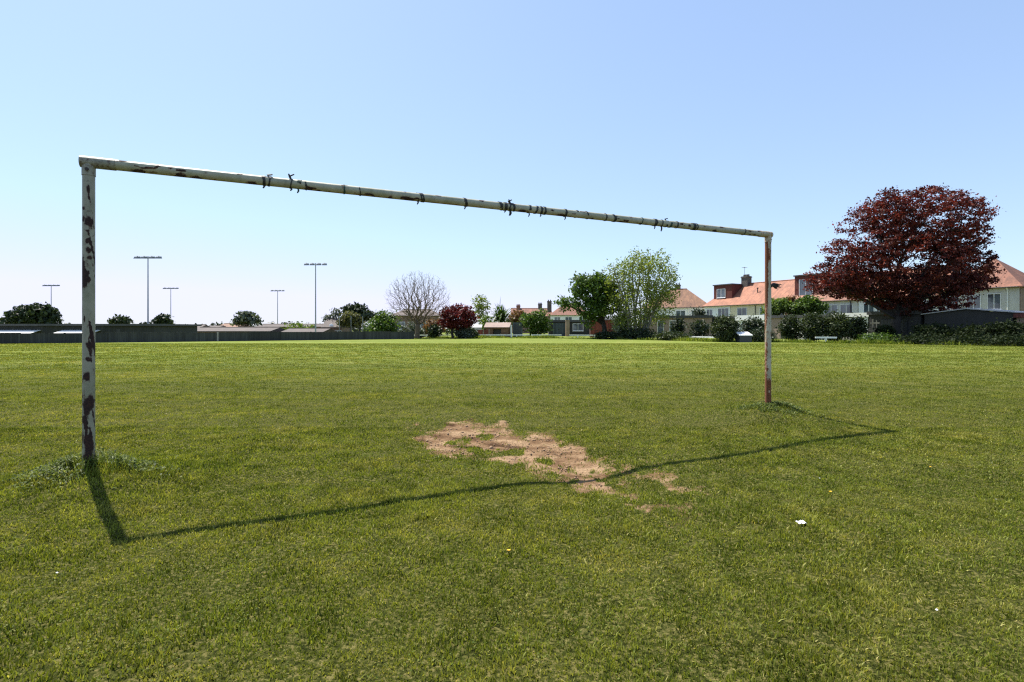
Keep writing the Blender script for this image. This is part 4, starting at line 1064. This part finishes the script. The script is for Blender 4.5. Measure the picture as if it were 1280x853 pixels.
# hipped house left of the terrace, half behind the pale tree
house('detached_house', 'white house with hipped brown roof behind the pale airy tree', (gx(806, 94), 95, 0), -.38, 11.3, 8.4, 4.85, 8.35, 'render_white', 'tile_brown',
      [(.8, 2.2, 3.0, 4.3), (5.6, 7.2, 3.0, 4.3, {'bars': 1}), (8.2, 9.6, 3.0, 4.3, {'bars': 1})], hipl=4.2, hipr=4.1, pipes=[(7.7, 'white')], chims=[(5.6, 4.6, 7.4, 9.2, dict(pots=2))])
house('detached_house', 'white house with red-brown hipped roof, left of the bushy green tree', (gx(688, 108), 108, 0), -.1, 8.2, 7.5, 3.9, 6.2, 'render_white', 'tile_red',
      [(.8, 2.0, 2.4, 3.5), (3.0, 4.4, 2.4, 3.5), (5.8, 7.2, 2.4, 3.5)], hipl=2.6, hipr=2.6, chims=[(-.3, 3.4, 4.5, 6.9, dict(pots=2))])
house('detached_house', 'distant house with dark roof and two chimneys, over the wide green shrub', (gx(640, 122), 122, 0), .05, 9.5, 8, 4.0, 5.9, 'brown_wall', 'tile_red',
      [(1, 2.2, 2.4, 3.5), (5, 6.6, 2.4, 3.5)], chims=[(1.7, 3.8, 4.4, 6.6, dict(matn='orange_brick')), (6.9, 3.8, 4.4, 7.0)])
house('bungalow', 'brown-walled bungalow with dark roof behind the leafless tree', (gx(489, 92), 92, 0), .05, 8.2, 7, 3.4, 4.55, 'brown_wall', 'tile_dark', [(1, 2.4, .9, 2.3), (5, 7, .9, 2.3)], hipl=1.6, hipr=1.6)
def low_house(label, x0, x1, yr, ye, d, wall, roof, **kw):
    x = gx(x0, d); w = gx(x1, d) - x; zb = gz1(x + w / 2, d + 3); ez = hz(ye, d) - zb; rz = hz(yr, d + 3.2) - zb
    return house('low_building', label, (x, d, zb), kw.pop('rot', 0.02), w, 6.5, ez, rz, wall, roof, kw.pop('wins', [(w * .2, w * .2 + 1.2, ez - 1.7, ez - .6), (w * .6, w * .6 + 1.4, ez - 1.7, ez - .6)]), **kw)
low_house('low building with reddish-brown roof behind the fence, right of the clubhouse', 197, 244, 406.3, 412.5, 92, 'brown_wall', 'tile_dull')
low_house('long low brown-roofed building behind the fence, between the floodlights', 236, 338, 409.6, 414, 84, 'brown_wall', 'tile_dull')
low_house('low building with pale orange roof left of the feathery tree', 270, 296, 404.8, 409, 104, 'brown_wall', 'tile_brown')
low_house('low building with flat brown roofline right of the feathery tree', 320, 402, 405.5, 408.5, 106, 'brown_wall', 'tile_dull')
low_house('low brown-roofed building behind the fence, foot of the right-hand tall floodlight', 352, 404, 411, 415, 86, 'brown_wall', 'tile_dull')
t, rf = low_house('small house with steep brown roof and white dish, right of the tall mast', 402, 427, 398.6, 409, 94, 'brown_wall', 'tile_dull', chims=())
m = MB(); m.tube([(1.7, .5, 3.0), (1.7, .15, 3.55)], .03, 5); m.sphere((1.7, .1, 3.6), .38, 12, 8, 0, (1, .3, 1)); m.build('satellite_dish', M['white'], rf)
low_house('low house with pale roof glimpsed behind brown roofs beside the feathery tree', 250, 268, 407.5, 410.5, 100, 'render_white', 'tile_dull')

# clubhouse, far left
def clubhouse():
    d = 66; x0 = gx(-60, d); x1 = gx(193, d); w = x1 - x0; zb = gz1((x0 + x1) / 2, d + 2)
    t = thing('clubhouse', 'long low dark flat-roofed clubhouse with white canopies behind the fence at far left', 'building', (x0, d, zb))
    h = hz(405.6, d) - zb
    m = MB(); m.box(0, 0, -.4, w, 9, h - .2); m.build('wall', M['club_dark'], t)
    m = MB(); m.box(-.4, -.5, h - .198, w + .4, 9.4, h + .05); m.build('roof', M['felt'], t)
    for a, b in ((-58, 51.5), (79, 126)):
        xa, xb = gx(a, d) - x0, gx(b, d) - x0; za, zc = hz(416.6, d) - zb, hz(412.6, d) - zb
        m = MB(); m.hull([(xa, -1.5, za - .05), (xb, -1.5, za - .05), (xb, -.01, zc - .05), (xa, -.01, zc - .05)], [(xa, -1.5, za), (xb, -1.5, za), (xb, -.01, zc), (xa, -.01, zc)]); m.build('canopy', M['white'], t)
    for k in range(4): window(t, 'window', 6 + k * 5.5, 7.6 + k * 5.5, .5, 1.3, bars=1)
    m = MB(); m.box(gx(146, d) - x0, -.04, 0, gx(151, d) - x0, .02, h - .6); m.build('door', M['black'], t)
    m = MB(); m.tube([(gx(80, d) - x0, 4, h), (gx(80, d) - x0, 4, h + .7)], .06, 6); m.tube([(gx(86, d) - x0, 4, h), (gx(86, d) - x0, 4, h + .6)], .06, 6); m.build('roof_pipe', M['steel'], t)
clubhouse()
# court netting
def court_fence():
    d = 82; x0 = gx(424, d); w = gx(468, d) - x0; zb = gz1(x0, d); t = thing('court_fence', 'tall dark wire court netting left of the round green bush', 'fence', (x0, d, zb))
    H = hz(408, d) - zb; m = MB()
    for k in range(int(w / .09)): m.box(k * .09, -.006, 0, k * .09 + .014, .006, H)
    for k in range(int(H / .3)): m.box(0, -.012, k * .3, w, -.0065, k * .3 + .02)
    m.build('netting', M['black'], t)
    for k in range(4):
        m = MB(); m.tube([(w * k / 3, .06, -.2), (w * k / 3, .06, H + 1.6)], .04, 6); m.build('post', M['steel'], t)
court_fence()

# garages and garden buildings on the right
def garage(label, loc, rot, w, dp, h, wall, roofm, fascia='felt', door=None, wins=(), name='garage', slope=0, cat='garage', fasc_h=.22, group=None):
    t = thing(name, label, cat, loc, rot, group); m = MB()
    m.hull([(0, 0, -.3), (w, 0, -.3), (w, dp, -.3), (0, dp, -.3)], [(0, 0, h), (w, 0, h), (w, dp, h + slope), (0, dp, h + slope)]); m.build('wall', M[wall], t)
    m = MB(); o = .15; m.hull([(-o, -o, h + .003), (w + o, -o, h + .003), (w + o, dp + o, h + slope + .003), (-o, dp + o, h + slope + .003)], [(-o, -o, h + .09), (w + o, -o, h + .09), (w + o, dp + o, h + slope + .09), (-o, dp + o, h + slope + .09)])
    m.build('roof', M[roofm], t)
    m = MB(); m.box(-o, -o - .03, h - fasc_h, w + o, -o - .003, h + .1); m.build('fascia', M[fascia], t)
    if door:
        x0, x1, z1, mt = door; m = MB(); n = 8
        for k in range(n): m.box(x0 + (x1 - x0) * k / n + .01, -.05, 0, x0 + (x1 - x0) * (k + 1) / n - .01, .01, z1)
        dr = m.build('door', M[mt], t); m = MB(); m.box((x0 + x1) / 2 - .1, -.085, 1.0, (x0 + x1) / 2 + .1, -.052, 1.05); m.build('handle', M['black'], dr)
    for w_ in wins: window(t, 'window', *w_[:4], **(w_[4] if len(w_) > 4 else {}))
    return t
GO = -14
def grow_(t, off=0): p = row(t, GO + off); return (p.x, p.y, 0)
garage('pinkish flat-roofed extension with white windows behind the pale airy tree', (gx(800, 69), 69, 0), -.32, 8.8, 6, 2.72, 'render_pink', 'felt_pale', 'felt', None,
       [(.3, 1.1, .6, 2.2, {'bars': 0}), (2.2, 3.0, .3, 2.2, {'bars': 0}), (3.7, 4.5, .5, 2.2, {'bars': 0})], name='extension', cat='extension', group=None)
garage('pinkish garage with pale roof left of the tall clipped bush', grow_(-3.2), TROT, 4.4, 5.5, 2.6, 'render_pink', 'felt_pale', 'felt', None, [(2.6, 3.1, .9, 1.6, {'bars': 0})])
garage('dark brown garage behind the tall clipped bush', grow_(1.4, .3), TROT, 4.0, 5.5, 2.55, 'render_dark', 'felt', 'felt', (1.0, 3.2, 2.0, 'timber_grey'))
garage('white garage with broad white fascia, left of the rusty goalpost', grow_(5.6), TROT, 3.6, 5.5, 2.62, 'render_white', 'felt', 'white', (1.6, 3.3, 2.1, 'white'), fasc_h=.5)
garage('pinkish garage with dark doorway just right of the rusty goalpost', grow_(9.5, .2), TROT, 3.4, 5.5, 2.55, 'render_pink', 'felt', 'felt', (1.6, 2.9, 2.0, 'black'))
garage('pale garage behind the left of the hedge row', grow_(13.1), TROT, 3.6, 5.5, 2.5, 'render_grey', 'felt', 'felt', (.8, 2.8, 2.0, 'bluegrey'))
garage('white-topped garage behind the middle of the hedge row', grow_(16.9, .15), TROT, 3.2, 5.5, 2.6, 'render_white', 'felt', 'white', (.6, 2.6, 2.0, 'timber_grey'), fasc_h=.3)
garage('dark garage behind the pale timber frame', grow_(20.3), TROT, 4.2, 5.5, 2.7, 'render_dark', 'felt', 'felt', (1.0, 3.2, 2.0, 'black'))
t = thing('garage', 'long dark grey gabled garage right of the copper tree trunk', 'garage', grow_(24.8, .0), TROT)
m = MB(); m.box(0, 0, -.3, 5.9, 6, 2.4); m.add([(0, 0, 2.4), (5.9, 0, 2.4), (3.0, 0, 2.75), (0, 6, 2.4), (5.9, 6, 2.4), (3.0, 6, 2.75)], [(0, 1, 2), (5, 4, 3), (0, 3, 4, 1)]); m.build('wall', M['render_dark'], t)
m = MB()
for (xa, za), (xb, zb) in (((-.2, 2.40), (3.0, 2.8)), ((3.0, 2.8), (6.1, 2.42))): m.hull([(xa, -.2, za), (xb, -.2, zb), (xb, 6.2, zb), (xa, 6.2, za)], [(xa, -.2, za + .08), (xb, -.2, zb + .08), (xb, 6.2, zb + .08), (xa, 6.2, za + .08)])
m.build('roof', M['felt_pale'], t)
garage('brown brick garage with red tiled edge at the far right', grow_(31.0, -.2), TROT, 4.5, 5.5, 2.25, 'brown_wall', 'tile_red', 'red_boards')
# middle: dark extension, tan pillar, red shed, brown shed, container
garage('dark flat-roofed extension with open front, left of the bushy green tree', (gx(686, 80), 80, 0), -.05, 8.6, 5, 2.35, 'render_dark', 'felt', 'felt', (.6, 2.4, 2.0, 'bluegrey'), [(3.6, 5.2, .8, 1.9)], name='extension', cat='extension')
m = MB(); d = 77; x = gx(709.5, d); m.box(-.26, -.26, -.2, .26, .26, 2.3); m.box(-.31, -.31, 2.303, .31, .31, 2.4); o = m.build('brick_pillar', M['tan_brick']); o.location = (x, d, 0); tag(o, 'square tan brick pillar in front of the dark extension', 'pillar')
t = thing('red_shed', 'dark red boarded shed behind the bushy green tree trunk', 'shed', (gx(738, 70), 70, 0), -.1)
m = MB(); m.box(0, 0, -.2, 4.0, 2.6, 2.3); m.build('wall', M['red_boards'], t); m = MB(); m.hull([(-.15, -.2, 2.303), (4.15, -.2, 2.303), (4.15, 2.8, 2.6), (-.15, 2.8, 2.6)], [(-.15, -.2, 2.38), (4.15, -.2, 2.38), (4.15, 2.8, 2.68), (-.15, 2.8, 2.68)]); m.build('roof', M['felt'], t)
m = MB(); m.box(2.6, -.04, 0, 3.4, .02, 1.95); m.build('door', M['red_brick'], t)
t = thing('garden_shed', 'small brown shed with pale roof and dark open doorway, in the middle distance', 'shed', (gx(607, 72), 72, 0), -.18)
m = MB(); w = 3.15; m.box(0, 0, -.2, 1.0, 2.2, 1.35); m.box(2.15, 0, -.2, w, 2.2, 1.35); m.box(1.0, .5, -.2, 2.15, 2.2, 1.35); m.box(1.0, 0, 1.1, 2.15, .498, 1.35)
m.add([(0, 0, 1.35), (0, 2.2, 1.35), (0, 1.1, 1.85)], [(0, 1, 2)]); m.add([(w, 0, 1.35), (w, 2.2, 1.35), (w, 1.1, 1.85)], [(0, 2, 1)]); m.build('wall', M['shed_boards'], t)
m = MB(); m.box(1.03, .44, -.1, 2.12, .497, 1.09); m.build('door', M['black'], t)  # black panel stands in for the dark inside of the open doorway
m = MB()
for (ya, za), (yb, zb) in (((-.25, 1.28), (1.1, 1.93)), ((1.1, 1.93), (2.45, 1.28))): m.hull([(-.2, ya, za), (w + .2, ya, za), (w + .2, yb, zb), (-.2, yb, zb)], [(-.2, ya, za + .06), (w + .2, ya, za + .06), (w + .2, yb, zb + .06), (-.2, yb, zb + .06)])
m.build('roof', M['render_pink'], t)
m = MB(); m.box(-.09, -.09, -.2, .09, .09, 1.55); m.box(-.12, -.12, 1.552, .12, .12, 1.62); o = m.build('gate_post', M['white']); o.location = (gx(639, 66), 66, 0); tag(o, 'white post standing alone right of the small brown shed', 'post')
t = thing('container', 'blue-grey sheet-metal storage container between the white post and wide shrub', 'container', (gx(641, 73), 73, 0), -.05)
m = MB(); m.box(0, 0, -.1, 1.3, 2, 1.95); m.build('body', M['bluegrey'], t); m = MB(); m.box(-.06, -.06, 1.953, 1.36, 2.06, 2.03); m.build('lid', M['felt'], t); m = MB(); m.box(.12, -.03, .05, 1.18, .01, 1.8); m.build('door', M['bin_dark'], t)
t = thing('greenhouse', 'pale grey garden lean-to between the tiered conifer and the brown shed', 'lean-to', (gx(589, 70), 70, 0))
m = MB(); m.hull([(0, 0, -.1), (1.3, 0, -.1), (1.3, 1.5, -.1), (0, 1.5, -.1)], [(0, 0, 1.25), (1.3, 0, 1.25), (1.3, 1.5, 1.6), (0, 1.5, 1.6)]); m.build('wall', M['render_grey'], t); window(t, 'window', .15, 1.15, .4, 1.1)
m = MB(); m.hull([(-.1, -.1, 1.255), (1.4, -.1, 1.255), (1.4, 1.6, 1.63), (-.1, 1.6, 1.63)], [(-.1, -.1, 1.31), (1.4, -.1, 1.31), (1.4, 1.6, 1.69), (-.1, 1.6, 1.69)]); m.build('roof', M['felt_pale'], t)
t = thing('garden_fence', 'short reddish-brown boarded fence left of the small brown shed', 'fence', (gx(597, 69), 69, 0), -.05)
for k in range(2):
    m = MB(); m.box(k * .75 + .04, -.02, -.1, k * .75 + .7, .02, 1.0); m.build('fence_panel', M['red_boards'], t)
for k in range(3):
    m = MB(); m.box(k * .75 - .035, -.04, -.1, k * .75 + .035, .04, 1.08); m.build('post', M['timber_grey'], t)

# low white knee rails along the edge of the field
def knee_rail(label, pts, h=.42):
    P = [Vector((gx(a, d), d, 0)) for a, d in pts]; t = thing('knee_rail', label, 'rail', P[0], 0, 'low white rails along the field edge')
    m = MB()
    for i in range(len(P) - 1):
        a, b = P[i] - P[0], P[i + 1] - P[0]; e = (b - a).normalized(); n = Vector((-e.y, e.x, 0)) * .06
        m.hull([a - n + Vector((0, 0, h - .13)), b - n + Vector((0, 0, h - .13)), b + n + Vector((0, 0, h - .13)), a + n + Vector((0, 0, h - .13))], [a - n + Vector((0, 0, h)), b - n + Vector((0, 0, h)), b + n + Vector((0, 0, h)), a + n + Vector((0, 0, h))])
    m.build('rail', M['white'], t)
    for i in range(len(P) - 1):
        a, b = P[i] - P[0], P[i + 1] - P[0]; k = max(1, int((b - a).length / 2.2))
        for j in range(k):
            q = a + (b - a) * ((j + .5) / k); m = MB(); m.box(q.x - .05, q.y - .05, -.2, q.x + .05, q.y + .05, h - .132); m.build('post', M['white'], t)
knee_rail('low white knee rail from the leafless tree to the tiered conifer', [(516, 64.5), (583, 65.5)])
knee_rail('low white knee rail in front of the small brown shed', [(597, 66), (662, 66)])
knee_rail('low white knee rail in front of the wide green shrub', [(664, 66), (702, 66)])
knee_rail('low white knee rail in front of the dark extension and red shed', [(712, 65), (754, 62.5)])
knee_rail('low white knee rail in front of the pinkish extension', [(826, 56), (858, 53), (893, 49.5)])
knee_rail('low white knee rail in front of the hedge row, right of the goalpost', [(1019, 44), (1046, 43.5)], .5)
knee_rail('low white knee rail in front of the pale timber frame', [(1078, 43.6), (1104, 43)], .55)

# white-lidded box, timber frame
t = thing('storage_box', 'dark box with white sloping lid between two dark bushes', 'box', (gx(925, 45), 45, 0), .05)
m = MB(); m.hull([(0, 0, -.05), (1.05, 0, -.05), (1.05, .75, -.05), (0, .75, -.05)], [(0, 0, .58), (1.05, 0, .58), (1.05, .75, .8), (0, .75, .8)]); m.build('body', M['bin_dark'], t, bevel=.02)
m = MB(); m.hull([(-.05, -.06, .56), (1.1, -.06, .56), (1.1, .8, .83), (-.05, .8, .83)], [(-.05, -.06, .62), (1.1, -.06, .62), (1.1, .8, .9), (-.05, .8, .9)]); m.build('lid', M['white'], t, bevel=.01)
t = thing('timber_frame', 'pale timber garden frame with upright slats, left of the copper tree trunk', 'frame', (gx(1082, 46), 46, 0), -.5)
for k in range(6):
    m = MB(); m.box(k * .26 - .035, -.035, -.1, k * .26 + .035, .035, [1.1, 1.25, 2.0, 1.9, 1.2, 1.1][k]); m.build('post', M['timber'], t)
m = MB(); m.box(-.1, -.07, .5, 1.45, -.037, .62); m.box(-.1, -.07, .95, 1.45, -.037, 1.05); m.box(.3, -.07, 1.6, 1.0, -.037, 1.72); m.build('rail', M['timber'], t)

# a far line of low treetops closing the horizon
rg = np.random.default_rng(77); lobes = []
for a in np.linspace(-1.25, 1.25, 150):
    d = rg.uniform(190, 260); x = math.tan(a * .75) * d * 1.1; h = rg.uniform(.4, 1.9) + CAMZ
    lobes.append((x, d, h * .35, rg.uniform(3, 6), 3, h * .75))
o = leafcloud('far_trees', None, M['lf_dark'], lobes, 14000, .6, clump=1.4, per=10, seed=78, shell=.6)
tag(o, 'far low tree line closing the horizon behind the buildings', 'tree line', kind='stuff')

# ------------------------------------------------------------------ light, sky, camera
SUN_TO = Vector((-.996, 1.008, 2.49)).normalized()
elev = math.asin(SUN_TO.z); azim = math.atan2(SUN_TO.x, SUN_TO.y)          # clockwise from +Y
w = bpy.data.worlds.new('World'); scene.world = w; w.use_nodes = True
nt = w.node_tree; bg = nt.nodes['Background']
sky = nt.nodes.new('ShaderNodeTexSky'); sky.sky_type = 'NISHITA'; sky.sun_disc = False
sky.sun_elevation = elev; sky.sun_rotation = azim; sky.altitude = 0; sky.air_density = 1.0; sky.dust_density = .5; sky.ozone_density = 1.5
gm = nt.nodes.new('ShaderNodeGamma'); gm.inputs[1].default_value = .55; nt.links.new(sky.outputs[0], gm.inputs[0])   # a spring sky paler and more even than the clear model sky
nt.links.new(mix(nt, 1, mix(nt, 1, gm.outputs[0], (1.60, 1.83, 2.20), 'MULTIPLY'), (4.55, 4.70, 6.0), 'DARKEN'), bg.inputs[0]); bg.inputs[1].default_value = .1   # no part of the sky brighter than pale horizon haze
sl = bpy.data.lights.new('sun', 'SUN'); sl.energy = 5.0; sl.angle = R(.53); sl.color = (1, .95, .87)
so = bpy.data.objects.new('sun', sl); COL.objects.link(so); so.rotation_euler = (-SUN_TO).to_track_quat('-Z', 'Y').to_euler(); so.location = (-20, 20, 50)

cam = bpy.data.cameras.new('camera'); co = bpy.data.objects.new('camera', cam); COL.objects.link(co)
cam.sensor_width = 36; cam.sensor_fit = 'HORIZONTAL'; cam.lens = 36 * F / 1280; cam.shift_y = (HY - 426.5) / 1280
co.location = (0, 0, CAMZ); co.rotation_euler = (R(90), 0, 0); cam.clip_start = .05; cam.clip_end = 6000
scene.camera = co
vs = scene.view_settings; vs.view_transform = 'Standard'; vs.look = 'None'; vs.exposure = 1.0; vs.gamma = 1; vs.use_curve_mapping = False
scene.cycles.max_bounces = 6; scene.cycles.transparent_max_bounces = 4; scene.cycles.diffuse_bounces = 3; scene.cycles.use_denoising = False; scene.cycles.filter_width = 1.25
